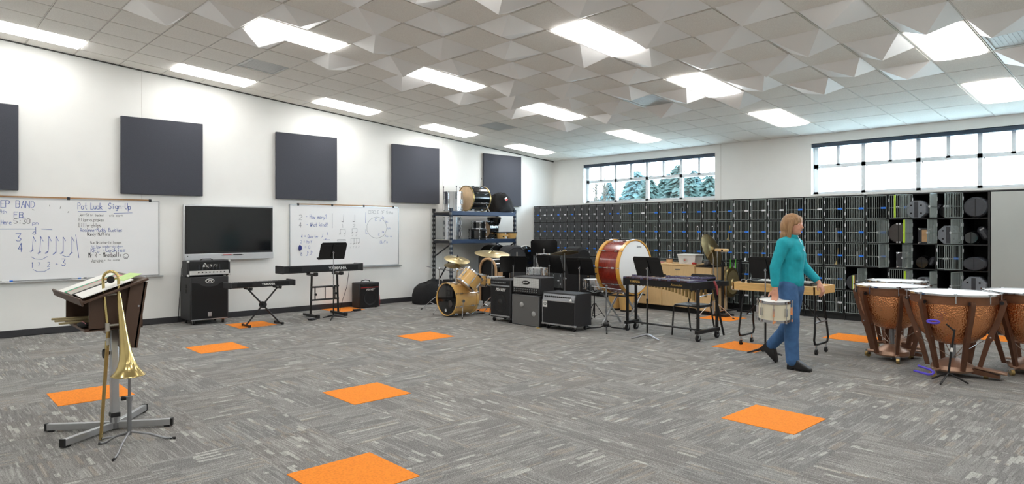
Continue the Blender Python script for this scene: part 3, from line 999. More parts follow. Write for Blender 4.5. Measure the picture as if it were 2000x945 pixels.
# wall display
t = thing('wall_display', 'large black flat-screen display with silver bottom bar on the left wall', 'display', (XL, 3.565, 1.035))
W, Hh = 1.525, .955
MB().box(0, .2, .15, .03, W - .2, Hh - .15).build('wall_mount', 'dark_steel', t, False)
MB().box(.03, 0, .0, .115, W, Hh, .008).build('casing', 'silver_plastic', t)
MB().box(.112, .008, .115, .120, W - .008, Hh - .03).build('bezel', 'black_plastic', t, False)
MB().box(.117, .04, .150, .1225, W - .045, Hh - .058).build('screen', 'screen_glass', t, False)
g = MB().box(.112, .0, .0, .135, W, .112, .006).build('control_bar', 'silver_plastic', t)
MB().box(.134, .6, .075, .137, .98, .083).build('pen_slot', 'dark_steel', g, False)
MB().box(.134, .04, .068, .137, .055, .083).build('button', 'black_plastic', g, False)
for y, m, lab in ((.62, 'red_plastic', 'red stylus resting on the bar of the wall display'), (.80, 'black_plastic', 'black stylus resting on the bar of the wall display')):
    o = tag(MB().cyl((0, 0, 0), (0, .13, 0), .006, n=8).cyl((0, .13, 0), (0, .16, 0), .006, .002, 8).build('stylus', m), lab, 'pen'); o.location = (XL + .142, 3.565 + y, 1.035 + .088)
o = tag(MB().path([(XL + .03, 3.6, 1.1), (XL + .025, 3.55, .9), (XL + .03, 3.53, .6), (XL + .03, 3.5, .15), (XL + .06, 3.48, .012)], .006, 6).build('display_cable', 'rubber'), 'thin dark cable hanging from the wall display behind the amplifier', 'cable')
t = thing('wall_outlet', 'white wall outlet plate beside the small amplifier', 'outlet', (XL, 7.33, .40))
MB().box(0, -.036, -.06, .006, .036, .06, .002).build('cover_plate', 'white_plastic', t); MB().box(.005, -.016, .008, .009, .016, .038).box(.005, -.016, -.038, .009, .016, -.008).build('sockets', 'trim_grey', t, False)
pts = [(XL + .05 + .05 * math.sin(k * 1.3), 1.0 + k * .16, .012) for k in range(14)]
o = tag(MB().path([(XL + .25, .2, .012), (XL + .18, .6, .012)] + pts, .006, 6).build('floor_cable', 'rubber'), 'black cable lying along the left wall baseboard', 'cable')

# ================================================================ CONDUCTOR'S DESK AND TROMBONE
t = thing('conductor_desk', 'brown conductor desk on an aluminium post with cross feet', 'desk', (-5.91, 1.27, 0))
for fx, fy in ((-6.195, .872), (-5.654, .889), (-5.70, 1.62), (-6.30, 1.58)):
    dx, dy = fx + 5.91, fy - 1.27; L = math.hypot(dx, dy); a = math.degrees(math.atan2(dy, dx))
    g = MB().at(0, 0, 0, rz=a).box(.03, -.018, .012, L, .018, .062, .003).build('foot_rail', 'aluminium', t)
    MB().at(0, 0, 0, rz=a).box(L - .004, -.02, .008, L + .012, .02, .066).box(L - .05, -.016, 0, L - .01, .016, .014).build('end_cap', 'black_plastic', g, False)
MB().cyl((0, 0, .01), (0, 0, .10), .035, n=14).build('hub', 'steel', t)
MB().at(0, 0, 0, ry=-2.2).box(-.036, -.026, .05, .036, .026, .86, .004).build('post', 'aluminium', t)
MB().at(0, 0, 0, ry=-2.2).box(-.042, -.033, .10, .042, .033, .135, .004).build('collar', 'black_plastic', t)
g = MB().at(.002, -.05, .64); g.lathe([(0, -.0), (.03, 0), (.036, .008), (.036, .02), (.028, .028), (0, .03)], 14)
g.M = Matrix.Translation((-.02, -.03, .60)) @ Matrix.Rotation(R(90), 4, 'X'); g.v = []; g.f = []
g.lathe([(.0, 0), (.012, 0), (.012, .02), (.036, .022), (.040, .035), (.034, .048), (0, .05)], 10)
g.build('knob', 'black_plastic', t)
MB().box(-.09, -.06, .82, .03, .05, .845).box(-.085, .04, .76, .025, .055, .9).build('bracket_plate', 'steel', t, False)
MB().cyl((-.004, -.032, .62), (-.018, -.032, .80), .012, n=8).build('height_slide', 'chrome', t)
ox, oy, oz = -.16, -.285, 1.05          # middle of the lip, relative to the post
g = MB().at(ox, oy, oz, rx=19.9); g.box(-.55, 0, -.018, .55, .45, 0, .003)
top = g.build('desk_top', 'brown_laminate', t)
MB().at(ox, oy, oz, rx=19.9).box(-.55, -.014, -.03, .55, 0, .028, .003).build('paper_lip', 'brown_laminate', top)
for x in (-.45, .43):
    MB().add([(ox + x, oy + .06, .83), (ox + x, oy + .41, .83), (ox + x, oy + .41, 1.17), (ox + x, oy + .06, 1.05), (ox + x + .02, oy + .06, .83), (ox + x + .02, oy + .41, .83), (ox + x + .02, oy + .41, 1.17), (ox + x + .02, oy + .06, 1.05)],
          [(0, 1, 2, 3), (7, 6, 5, 4), (0, 4, 5, 1), (1, 5, 6, 2), (2, 6, 7, 3), (3, 7, 4, 0)]).build('side_panel', 'brown_laminate', t, False)
MB().box(ox - .45, oy + .03, .82, ox + .45, oy + .41, .838).build('shelf', 'brown_laminate', t, False)
g = MB().at(ox, oy + .42, 1.17, rx=-8); g.box(-.5, -.012, -.50, .5, .012, 0); g.box(.40, -.10, -.50, .5, 0, 0)
g.build('rear_panel', 'brown_laminate', t, False)
MB().at(ox + .5, oy + .37, .99, ry=90).cyl((0, 0, 0), (0, 0, .004), .007, n=8).build('screw', 'chrome', t)
DM = Matrix.Translation((-5.91 + ox, 1.27 + oy, oz)) @ Matrix.Rotation(R(19.9), 4, 'X')
def sheet(x0, y0, x1, y1, z, m, lab, rz=0, name='sheet_music', th=.003):
    cx, cy = (x0 + x1) / 2, (y0 + y1) / 2; hx, hy = (x1 - x0) / 2, (y1 - y0) / 2
    o = tag(MB().box(-hx, -hy, 0, hx, hy, th).build(name, m, None, False), lab, 'paper', 'papers on the conductor desk')
    o.matrix_world = DM @ Matrix.Translation((cx, cy, z)) @ Matrix.Rotation(R(rz), 4, 'Z')
    return o
sheet(-.53, .02, -.22, .42, .0005, 'paper', 'white sheet music at the far left of the conductor desk', 2)
sheet(-.26, .02, -.02, .40, .004, 'paper_green', 'green folder lying on the conductor desk', -3, 'folder', .004)
sheet(-.17, .03, .07, .40, .0085, 'paper_pink', 'pink folder lying over the green one on the conductor desk', 2, 'folder', .004)
sheet(-.10, .015, .16, .38, .013, 'paper_grey', 'grey printed score over the pink folder on the conductor desk', -2)
sheet(.10, .02, .34, .40, .0165, 'black_matte', 'black folder on the conductor desk beside the white score', 3, 'folder', .004)
sheet(.22, .015, .54, .36, .021, 'paper', 'white score at the near end of the conductor desk', -2, th=.006)
sheet(.16, .30, .45, .435, .0275, 'paper_lime', 'pale green slip at the top edge of the conductor desk', 4)
for k, (x, m, lab) in enumerate(((-.30, 'pencil_wood', 'wooden stick poking out of the desk shelf, leftmost'), (-.16, 'pencil_wood', 'wooden stick poking out of the desk shelf, beside the leftmost'), (.02, 'pencil_wood', 'light wooden stick inside the desk shelf'))):
    o = tag(MB().box(-.012, -.11, 0, .012, .20, .016, .003).build('drum_stick_slat', m), lab, 'stick', 'sticks in the desk shelf'); o.location = (-5.91 + ox + x, 1.27 + oy + .05, .839); o.rotation_euler = (0, 0, R(-10 + 6 * k))
t = thing('pencil_case', 'small black pouch in the shelf of the conductor desk', 'pouch', (-5.91 + ox + .33, 1.27 + oy + .04, .839), 8)
MB().ball((0, 0, .022), (.07, .03, .022)).build('pouch', 'fabric_black', t); MB().path([(-.06, 0, .034), (0, 0, .045), (.06, 0, .034)], .003, 5).build('zip', 'paper_pink', t)

# trombone on its stand; u runs across, to the right of the stand pole as seen from the desk side
TB = (-5.494, 1.276)
UX, UY = CAM, SA
def tu(u, z, w=0.0): return (u * UX - w * .974, u * UY + w * .226, z)
t = thing('trombone_stand', 'grey tripod stand holding the trombone', 'instrument stand', (TB[0], TB[1], 0))
for a, b in ((-.07, -.176), (.376, -.183), (.159, .256)):
    g = MB().path([(0, 0, .075), (a * .45, b * .45, .05), (a * .8, b * .8, .012), (a, b, .008)], .0085, 7).build('leg', 'steel', t)
    MB().cyl((a * .93, b * .93, .0085), (a * 1.05, b * 1.05, .0085), .0085, .0085, 7).build('foot_cap', 'rubber', g)
MB().cyl((0, 0, .05), (0, 0, .33), .015, n=12).build('lower_tube', 'steel', t)
MB().cyl((0, 0, .30), (0, 0, .50), .011, n=12).build('upper_tube', 'steel', t)
MB().cyl((0, 0, .30), (0, 0, .335), .021, n=12).build('clamp_collar', 'steel', t)
MB().cyl(tu(-.015, .318), tu(-.055, .318), .009, .017, 10).build('clamp_knob', 'black_plastic', t)
MB().lathe([(.0, .50), (.03, .50), (.028, .53), (.010, .60), (0, .60)], 14).build('bell_peg', 'rubber', t)
MB().path([tu(0, .06), tu(-.12, .035), tu(-.20, .022)], .008, 6).build('slide_arm', 'steel', t)
t = thing('trombone', 'brass trombone standing bell down on a tripod stand', 'trombone', (TB[0], TB[1], 0))
g = MB(); PR = [(.112, .492), (.106, .50), (.085, .525), (.066, .56), (.052, .605), (.042, .66), (.034, .74), (.027, .84), (.021, .95), (.016, 1.05), (.013, 1.10)]
cx = lambda z: -.008 - .072 * max(0, min(1, (z - .52) / .58)) ** 1.0
vs = []; n = 28
for r, z in PR:
    vs += [tuple(Vector(tu(cx(z), z)) + Vector((r * math.cos(2 * PI * k / n), r * math.sin(2 * PI * k / n), 0))) for k in range(n)]
g.add(vs, [(i * n + k, i * n + (k + 1) % n, (i + 1) * n + (k + 1) % n, (i + 1) * n + k) for i in range(len(PR) - 1) for k in range(n)])
bell = g.build('bell', 'brass', t)
MB().path([tuple(Vector(tu(-.008, .492)) + Vector((.112 * math.cos(2 * PI * k / 28), .112 * math.sin(2 * PI * k / 28), 0))) for k in range(28)], .004, 6, closed=True).build('bell_rim', 'brass', bell)
bow = [(-.080, 1.10), (-.080, 1.20)] + [(-.138 + .058 * math.cos(R(a)), 1.20 + .058 * math.sin(R(a))) for a in range(20, 181, 20)] + [(-.192, 1.13), (-.175, .98), (-.163, .87)]
MB().path([tu(*p) for p in bow], .0105, 10).build('tuning_bow', 'brass', t)
for z, a, b, m in ((1.197, -.19, -.082, 'brass_dull'), (1.082, -.185, -.078, 'paper_grey'), (.857, -.165, -.05, 'paper_grey')):
    MB().cyl(tu(a, z), tu(b, z + .012), .007, n=8).build('brace', m, t)
MB().cyl(tu(-.138, 1.198, -.02), tu(-.138, 1.198, .02), .026, n=16).build('counterweight', 'black_plastic', t)
MB().path([tu(-.160, .83), tu(-.186, .44), tu(-.212, .06)], .0095, 10).path([tu(-.150, .83, .07), tu(-.18, .44, .07), tu(-.208, .06, .07)], .0095, 10).build('slide_tube', 'brass_dull', t)
MB().path([tu(-.212, .06), tu(-.214, .022), tu(-.211, .008, .035), tu(-.21, .022, .07), tu(-.208, .06, .07)], .011, 8).build('slide_bow', 'brass', t)
MB().cyl(tu(-.163, .875), tu(-.160, .815), .016, n=12).cyl(tu(-.160, .765), tu(-.163, .715), .0135, n=12).build('hand_grip', 'paper_grey', t)
MB().cyl(tu(-.165, .745), tu(-.168, .69), .014, n=10).build('slide_ferrule', 'brass', t)

# ================================================================ AMPLIFIERS
def caster_part(parent, x, y, r=.033):
    g = MB().cyl((x - .012, y, r), (x + .012, y, r), r, n=14).build('caster', 'rubber', parent)
    MB().box(x - .02, y - .012, r, x + .02, y + .012, r * 2 + .006).build('fork', 'chrome', g, False)
def knob_row(parent, x0, x1, n, y, z, r=.011, m='black_plastic', rows=1, dz=.03):
    g = MB()
    for q in range(rows):
        for k in range(n): 
            x = x0 + (x1 - x0) * k / (n - 1); g.cyl((x, y, z - q * dz), (x, y - .016, z - q * dz), r, r * .8, 10)
    o = g.build('control_knobs', m, parent); o['kind'] = 'stuff'; return o
def corners(parent, W, D, z0, z1, s=.035, m='black_plastic'):
    for x in (0, W):
        for z in (z0, z1):
            sx = 1 if x == 0 else -1; sz = 1 if z == z0 else -1
            MB().box(min(x - .003 * sx, x + s * sx), -.004, min(z - .003 * sz, z + s * sz), max(x - .003 * sx, x + s * sx), .03, max(z - .003 * sz, z + s * sz), .004).build('corner_guard', m, parent)
def grille_ring(parent, x, z, r, m='dark_steel'):
    g = MB().at(x, 0, z, rx=90); g.torus(r, .006, 30, 6); g.build('speaker_ring', m, parent)

# tall cabinet with a valve head, at the left wall (front looks along +X)
t = thing('speaker_cabinet', 'tall black bass speaker cabinet with oval badge, below the wall display', 'speaker cabinet', (-11.36, 3.51, 0), 90)
W, D = .61, .5
MB().box(0, 0, .075, W, D, .785, .012).build('enclosure', 'black_tolex', t)
g = MB().prism([(.03, .10), (W - .03, .10), (W - .03, .69), (W - .10, .685)] + [(W / 2 + .15 * math.cos(R(a)), .672 - .052 * math.sin(R(a))) for a in range(0, 181, 20)] + [(.10, .685), (.03, .69)], -.006, 0)
g.v = [(x, y_, z_) for (x, z_, y_) in g.v]; g.build('grille_cloth', 'black_grille', t, False)
MB().box(.02, -.01, .082, W - .02, 0, .092).build('chrome_strip', 'aluminium', t, False)
g = MB().at(W / 2, -.012, .715, rx=90); g.lathe([(0, .004), (.066, .004), (.07, 0), (.07, -.01)], 28); g.v = [(x, y, .715 + (z - .715) * .55) for x, y, z in g.v]; bd = g.build('oval_badge', 'logo_white', t)
g = MB().at(W / 2, -.0165, .715, rx=90); g.lathe([(0, .002), (.056, .002)], 24); g.v = [(x, y, .715 + (z - .715) * .52) for x, y, z in g.v]; g.build('badge_field', 'black_plastic', bd)
text_part('badge_lettering', 'PV', .04, 'logo_white', bd, (W / 2, -.0195, .715), shear=.3, bold=.001, wide=1.5)
MB().box(W / 2 - .03, -.012, .13, W / 2 + .03, 0, .20, .004).build('name_plate', 'aluminium', t)
for z in (.55, .63): MB().box(-.003, .16, z - .035, .004, .24, z + .03, .004).build('side_handle', 'black_matte', t)
for x in (.07, W - .07):
    for y in (.07, D - .07): caster_part(t, x, y, .034)
t = thing('amplifier_head', 'black amplifier head with silver control strip and script lettering, on the tall cabinet', 'amplifier', (-11.39, 3.48, .786), 90)
W = .68
MB().box(0, 0, .012, W, .28, .265, .012).build('enclosure', 'black_tolex', t)
MB().box(.03, -.004, .10, W - .03, .002, .245).build('vent_window', 'screen_glass', t, False)
for k in range(7): MB().cyl((.17 + .055 * k, -.006, .115), (.17 + .055 * k, -.006, .20), .011, n=8).build('valve', 'dark_steel', t)
MB().box(.03, -.008, .03, W - .03, 0, .10, .003).build('control_panel', 'panel_silver', t)
knob_row(t, .17, W - .10, 8, -.008, .07, .011)
text_part('script_lettering', 'Bugera', .085, 'logo_white', t, (.345, -.008, .185), shear=.35)
corners(t, W, .28, .012, .265, .03, 'panel_silver')
MB().path([(.24, .14, .266), (.27, .14, .285), (.41, .14, .285), (.44, .14, .266)], .009, 6).build('handle', 'black_plastic', t)
for x in (.04, W - .06): MB().box(x, .02, 0, x + .03, .05, .014).box(x, .22, 0, x + .03, .25, .014).build('rubber_foot', 'rubber', t, False)
# small combo by the wall
t = thing('combo_amplifier', 'small black combo amplifier against the wall, right of the keyboards', 'amplifier', (-11.53, 6.70, 0), 90)
W, D = .455, .30
MB().box(0, 0, .01, W, D, .50, .012).build('enclosure', 'black_tolex', t)
MB().box(.025, -.005, .03, W - .025, 0, .39).build('grille_cloth', 'black_grille', t, False)
MB().box(.02, -.007, .405, W - .02, 0, .475).build('control_panel', 'black_plastic', t, False)
MB().box(.03, -.009, .402, W - .03, -.006, .412).build('red_stripe', 'red_plastic', t, False)
knob_row(t, .05, W - .06, 10, -.007, .445, .008)
g = MB().at(.24, -.004, .20, rx=90); g.lathe([(.15, 0), (.148, .006), (.13, .004), (.06, -.012), (.05, -.006), (0, .0)], 30); g.build('speaker_cone', 'black_plastic', t)
text_part('logo', 'PEAVEY', .055, 'logo_white', t, (.24, -.008, .36), shear=.4, bold=.0008)
MB().path([(.12, .15, .50), (.14, .15, .535), (.22, .15, .548), (.31, .15, .535), (.33, .15, .50)], .009, 6).build('handle', 'black_plastic', t)
for x in (.03, W - .07):
    for y in (.02, D - .06): MB().box(x, y, 0, x + .04, y + .04, .012).build('rubber_foot', 'rubber', t, False)
o = tag(MB().path([(-11.70, 7.16, .45), (-11.72, 7.20, .42), (-11.80, 7.24, .40), (-11.92, 7.33, .41)], .005, 6).path([(-11.6, 7.165, .3), (-11.58, 7.185, .22), (-11.55, 7.18, .1), (-11.6, 7.2, .01)], .005, 6).build('power_cable', 'red_plastic'), 'reddish power cable at the right side of the small amplifier', 'cable')

# row of amplifiers in the middle
t = thing('combo_amplifier', 'black combo amplifier with one large round speaker and white logo, beside the drum kit', 'amplifier', (-8.50, 7.47, 0), 1)
W, D = .50, .36
MB().box(0, 0, .075, W, D, .72, .010).build('enclosure', 'black_tolex', t)
MB().box(.03, -.006, .125, W - .03, 0, .60).build('grille_cloth', 'black_grille', t, False)
MB().box(.03, -.007, .635, W - .03, 0, .70).build('control_panel', 'dark_steel', t, False)
knob_row(t, .06, W - .12, 9, -.007, .668, .011, 'aluminium')
MB().box(.02, -.01, .605, W - .02, -.002, .628).box(.02, -.01, .095, W - .02, -.002, .12).build('chrome_strip', 'aluminium', t, False)
grille_ring(t, .25, .33, .165)
g = MB().at(.25, -.004, .33, rx=90); g.lathe([(.155, .004), (.08, -.004), (.055, .004), (0, .016)], 28); g.build('speaker_cone', 'black_plastic', t)
text_part('logo', 'PEAVEY', .07, 'logo_white', t, (.26, -.009, .545), shear=.4, bold=.001)
for x in (.05, W - .05):
    for y in (.05, D - .05): caster_part(t, x, y, .033)
t = thing('speaker_cabinet', 'grey-fronted speaker cabinet with two pale domes, under the silver amplifier head', 'speaker cabinet', (-7.99, 7.50, 0), 1)
W, D = .635, .38
MB().box(0, 0, .0, W, D, .505, .010).build('enclosure', 'black_tolex', t)
MB().box(.022, -.006, .022, W - .022, 0, .485).build('grille_cloth', 'grey_grille', t, False)
f = MB(); f.box(.012, -.009, .010, W - .012, 0, .022); f.box(.012, -.009, .485, W - .012, 0, .495); f.box(.012, -.009, .01, .022, 0, .495); f.box(W - .022, -.009, .01, W - .012, 0, .495); f.build('piping', 'steel', t, False)
for x, z in ((.235, .335), (.505, .205)): MB().ball((x, -.004, z), (.045, .022, .045), 16, 10).build('speaker_dome', 'slot_light', t)
t = thing('amplifier_head', 'amplifier head with silver woven front and oval badge, on the grey cabinet', 'amplifier', (-7.98, 7.505, .506), 1)
W, D = .63, .34
MB().box(0, 0, .012, W, D, .285, .012).build('enclosure', 'black_tolex', t)
MB().box(.025, -.005, .115, W - .025, 0, .265).build('woven_front', 'basket_weave', t, False)
MB().box(.025, -.006, .025, W - .025, 0, .105).build('control_panel', 'black_plastic', t, False)
knob_row(t, .06, W - .07, 11, -.006, .085, .010, 'aluminium', 2, .034)
g = MB().at(W / 2, -.006, .195, rx=90); g.lathe([(0, .006), (.085, .006), (.09, 0)], 28); g.v = [(x, y, .195 + (z - .195) * .36) for x, y, z in g.v]; bd = g.build('oval_badge', 'black_plastic', t)
text_part('badge_lettering', 'BUGERA', .032, 'logo_white', bd, (W / 2, -.0135, .195))
for x in (.04, W - .07): MB().box(x, .02, 0, x + .03, .06, .014).box(x, D - .06, 0, x + .03, D - .02, .014).build('rubber_foot', 'rubber', t, False)
t = thing('combo_amplifier', 'wide low black combo amplifier with white emblem, rightmost of the row', 'amplifier', (-7.30, 7.505, 0), 3)
W, D = .67, .40
g = MB(); g.hull([(x, y, z) for x in (0, W) for y, z in ((0, .075), (0, .46), (.035, .575), (D, .575), (D, .075))]); g.build('enclosure', 'black_tolex', t)
MB().box(.03, -.007, .105, W - .03, 0, .445).build('grille_cloth', 'black_grille', t, False)
g = MB().at(0, .002, .452, rx=-17); g.box(.02, -.007, 0, W - .02, 0, .105); cp = g.build('control_panel', 'steel', t, False)
g = MB().at(0, .002, .452, rx=-17)
for k in range(13): g.cyl((.06 + k * .042, -.006, .062), (.06 + k * .042, -.024, .062), .013, .011, 10)
o = g.build('control_knobs', 'black_plastic', t); o['kind'] = 'stuff'
MB().box(.015, -.010, .446, W - .015, 0, .458).box(.01, -.012, .078, W - .01, 0, .098).box(.012, -.01, .09, .024, 0, .45).build('chrome_strip', 'aluminium', t, False)
for x in (.19, .48): grille_ring(t, x, .25, .125, 'black_tolex')
em = MB().box(.035, -.011, .345, .115, -.006, .44).build('emblem_plate', 'logo_white', t, False)
g = MB().at(.075, -.0125, .40, rx=90); g.torus(.022, .005, 18, 5); g.build('emblem_mark', 'ink_black', em)
g = MB().at(.60, -.022, .49, rx=73); g.prism([(-.025, -.02), (.025, -.02), (0, .025)], 0, .003); g.build('panel_mark', 'logo_white', t, False)
for x in (.02, W - .02): MB().box(x - .022, -.012, .072, x + .022, .03, .10, .004).build('corner_guard', 'aluminium', t)
for x in (.08, W - .07):
    for y in (.06, D - .06): caster_part(t, x, y, .034)
o = tag(MB().box(-.03, -.015, 0, .03, .015, .004).build('tape_scrap', 'yellow_tape', None, False), 'small yellow tape scrap on the carpet between two amplifiers', 'tape'); o.location = (-7.34, 7.46, 0.001)

# ================================================================ KEYBOARDS
def keyboard(label, loc, L, dz, z0, sh, logo, tilt=0):
    """back panel looks along local -Y, keys on the +Y side"""
    t = thing('electronic_keyboard', label, 'keyboard', loc, 90)
    g = MB(); prof = [(0, z0 + .012), (.012, z0), (.30, z0), (.31, z0 + .03), (.20, z0 + dz * .55), (.15, z0 + dz), (.0, z0 + dz)]
    n = len(prof)
    g.add([(x, y, z) for x in (0, L) for y, z in prof], [tuple(range(n)), tuple(range(2 * n - 1, n - 1, -1))] + [(k, n + k, n + (k + 1) % n, (k + 1) % n) for k in range(n)])
    g.build('body', 'black_plastic', t)
    for x in (0, L): MB().box(x - .014, -.008, z0 - .006, x + .014, .31, z0 + dz + .008, .008).build('end_block', 'black_tolex', t)
    wk = MB(); bk = MB(); m = int((L - .08) / .0236)
    for k in range(m):
        x = .04 + k * .0236
        wk.box(x, .20, z0 + dz * .58, x + .0225, .325, z0 + dz * .58 + .016)
        if k % 7 not in (2, 6): bk.box(x + .016, .20, z0 + dz * .58 + .012, x + .029, .275, z0 + dz * .58 + .028)
    o = wk.build('white_keys', 'white_plastic', t, False); o['kind'] = 'stuff'
    o = bk.build('black_keys', 'black_paint', t, False); o['kind'] = 'stuff'
    for a, b in ((.10, .34), (L - .34, L - .10)): MB().box(a, -.003, z0 + dz * .2, b, .002, z0 + dz * .85).build('speaker_grille', 'black_grille', t, False)
    text_part('logo', 'YAMAHA', sh, 'logo_white', t, (logo, -.003, z0 + dz * .5), bold=.001, wide=1.15)
    g = MB()
    for k in range(6): g.box(L * .42 - .28 + k * .035, -.003, z0 + dz * .4, L * .42 - .265 + k * .035, .001, z0 + dz * .55)
    o = g.build('jack_sockets', 'dark_steel', t, False); o['kind'] = 'stuff'
    return t
# local X -> world +Y, local -Y -> world +X
k1 = keyboard('slim black keyboard on the X-shaped stand', (-10.55, 3.86, 0), 1.05, .085, .632, .046, .60)
t = thing('keyboard_stand', 'black X-shaped folding keyboard stand on the orange carpet tile', 'stand', (-10.65, 4.41, 0), 90)
for s in (-1, 1):
    MB().cyl((s * -.27, 0, .03), (s * .24, 0, .60), .014, n=8).build('crossing_bar', 'black_paint', t)
    g = MB().box(s * .27 - .014, -.15, .008, s * .27 + .014, .15, .034, .004).build('foot_bar', 'black_paint', t)
    for y in (-.15, .13): MB().box(s * .27 - .017, y - .004, 0, s * .27 + .017, y + .024, .038).build('foot_cap', 'rubber', g, False)
    g = MB().box(s * .24 - .014, -.15, .592, s * .24 + .014, .15, .618, .004).build('top_arm', 'black_paint', t)
    for y in (-.12, .12): MB().box(s * .24 - .02, y - .02, .614, s * .24 + .02, y + .02, .632).build('rubber_pad', 'rubber', g, False)
MB().cyl((0, -.03, .335), (0, .03, .335), .055, n=18).build('locking_disc', 'black_plastic', t)
MB().cyl((0, -.045, .335), (0, -.03, .335), .02, n=10).build('locking_knob', 'dark_steel', t)
k2 = keyboard('long black digital piano on the tall frame stand, in front of the whiteboard', (-10.90, 4.87, 0), 1.53, .125, .80, .075, 1.02)
t = thing('keyboard_stand', 'tall black frame stand under the long digital piano', 'stand', (-11.03, 5.70, 0), 90)
for s in (-1, 1):
    x = s * .27
    g = MB().box(x - .025, -.28, .012, x + .025, .26, .055, .006).build('foot_rail', 'black_paint', t)
    MB().box(x - .03, -.30, 0, x + .03, -.24, .066, .006).build('foot_cap', 'rubber', g)
    MB().cyl((x, .0, .05), (x * .92, 0, .74), .019, n=10).build('upright', 'black_paint', t)
    g = MB().box(x * .92 - .022, -.17, .735, x * .92 + .022, .17, .775, .006).build('support_arm', 'black_paint', t)
    MB().box(x * .92 - .04, -.19, .74, x * .92 + .03, -.14, .80, .006).box(x * .92 - .03, .12, .775, x * .92 + .03, .17, .80).build('arm_pad', 'rubber', g)
    MB().cyl((x * .72, -.02, .30), (x * .72, -.02, .53), .011, n=8).build('brace_tube', 'black_paint', t)
    MB().cyl((x * .72, -.03, .40), (x * .72, -.06, .40), .022, n=10).build('clamp_knob', 'black_plastic', t)
MB().cyl((0, -.02, .30), (0, -.02, .53), .009, n=8).build('brace_tube', 'black_paint', t)
for z in (.30, .53): MB().cyl((-.275, -.01, z), (.275, -.01, z), .016, n=8).build('cross_bar', 'black_paint', t)
o = tag(MB().path([(-10.9, 6.12, .80), (-10.95, 6.10, .5), (-11.0, 6.02, .2), (-11.05, 6.0, .012), (-11.1, 6.25, .012), (-11.3, 6.45, .012)], .005, 6).box(-11.30, 6.42, .0, -11.22, 6.56, .035).build('power_cable', 'rubber'), 'black adapter cable hanging from the digital piano to the floor', 'cable')
t = thing('sustain_pedal', 'small grey pedal on the floor under the digital piano', 'pedal', (-10.66, 5.28, 0), 20)
MB().box(-.05, -.06, 0, .05, .06, .03, .006).build('pedal_base', 'dark_steel', t); MB().box(-.03, -.10, .03, .03, .02, .045, .004).build('treadle', 'steel', t)

# ================================================================ MUSIC STANDS
def music_stand(label, loc, rz, zb, tilt=22, base='tri', w=.5, h=.32, first=[None]):
    t = thing('music_stand', label, 'music stand', (loc[0], loc[1], 0), rz, 'black music stands')
    zt = zb + h * .42
    g = MB().at(0, .03, zb, rx=tilt)
    g.hull([(x, y, z) for x, z in ((-w / 2, 0), (w / 2, 0), (w / 2, h - .03), (w / 2 - .03, h), (-w / 2 + .03, h), (-w / 2, h - .03)) for y in (-.004, 0)])
    d = g.build('desk', 'black_paint', t)
    MB().at(0, .03, zb, rx=tilt).box(-w / 2, 0, 0, w / 2, .055, .004).box(-w / 2, .051, 0, w / 2, .055, .016).build('lip', 'black_paint', d, False)
    MB().at(0, .03, zb, rx=tilt).box(-.018, -.016, .05, .018, -.004, h - .03).box(-w / 2 + .02, -.007, h - .055, w / 2 - .02, -.003, h - .047).build('spine', 'black_paint', d, False)
    yk = .03 - math.sin(R(tilt)) * h * .42 - .02
    MB().cyl((0, yk, zt - .02), (0, yk - .012, zt + .0), .02, n=12).cyl((0, yk - .03, zt - .02), (0, yk + .01, zt - .01), .012, n=8).build('tilt_joint', 'chrome', t)
    MB().cyl((0, yk - .012, .42), (0, yk - .012, zt), .0085, n=10).build('inner_tube', 'chrome', t)
    MB().cyl((0, yk - .012, .03), (0, yk - .012, .55), .0125, n=10).cyl((0, yk - .012, .53), (0, yk - .012, .57), .0155, n=10).build('outer_tube', 'black_paint', t)
    bm = 'steel' if base == 'steel' else 'black_paint'
    for k in range(3):
        a = R(90 + 120 * k + 20); c_, s_ = math.cos(a), math.sin(a); y0 = yk - .012
        MB().path([(0, y0, .06), (c_ * .08, y0 + s_ * .08, .045), (c_ * .17, y0 + s_ * .17, .022), (c_ * .235, y0 + s_ * .235, .009)], [.02, .017, .012, .009], 6).build('foot', bm, t)
    return t
music_stand('black music stand in front of the long digital piano', (-10.60, 5.62), 90, 1.04, base='black')
music_stand('black music stand farthest back, in front of the narrow lockers', (-8.65, 8.95), 42, 1.07)
music_stand('black music stand directly behind the silver amplifier head', (-8.0, 8.45), 10, .80, h=.34)
music_stand('black music stand beside the ride cymbal, left of the others', (-8.82, 8.32), 42, .78)
music_stand('black music stand between the wide combo amplifier and the concert bass drum', (-7.02, 8.12), 10, .83, h=.30)
music_stand('black music stand with steel feet in front of the xylophone', (-5.567, 7.94), 0, .89, 24, 'steel', .46, .31)
music_stand('black music stand beside the walking person, before the wooden table', (-3.90, 8.12), 0, .94, w=.44, h=.30)

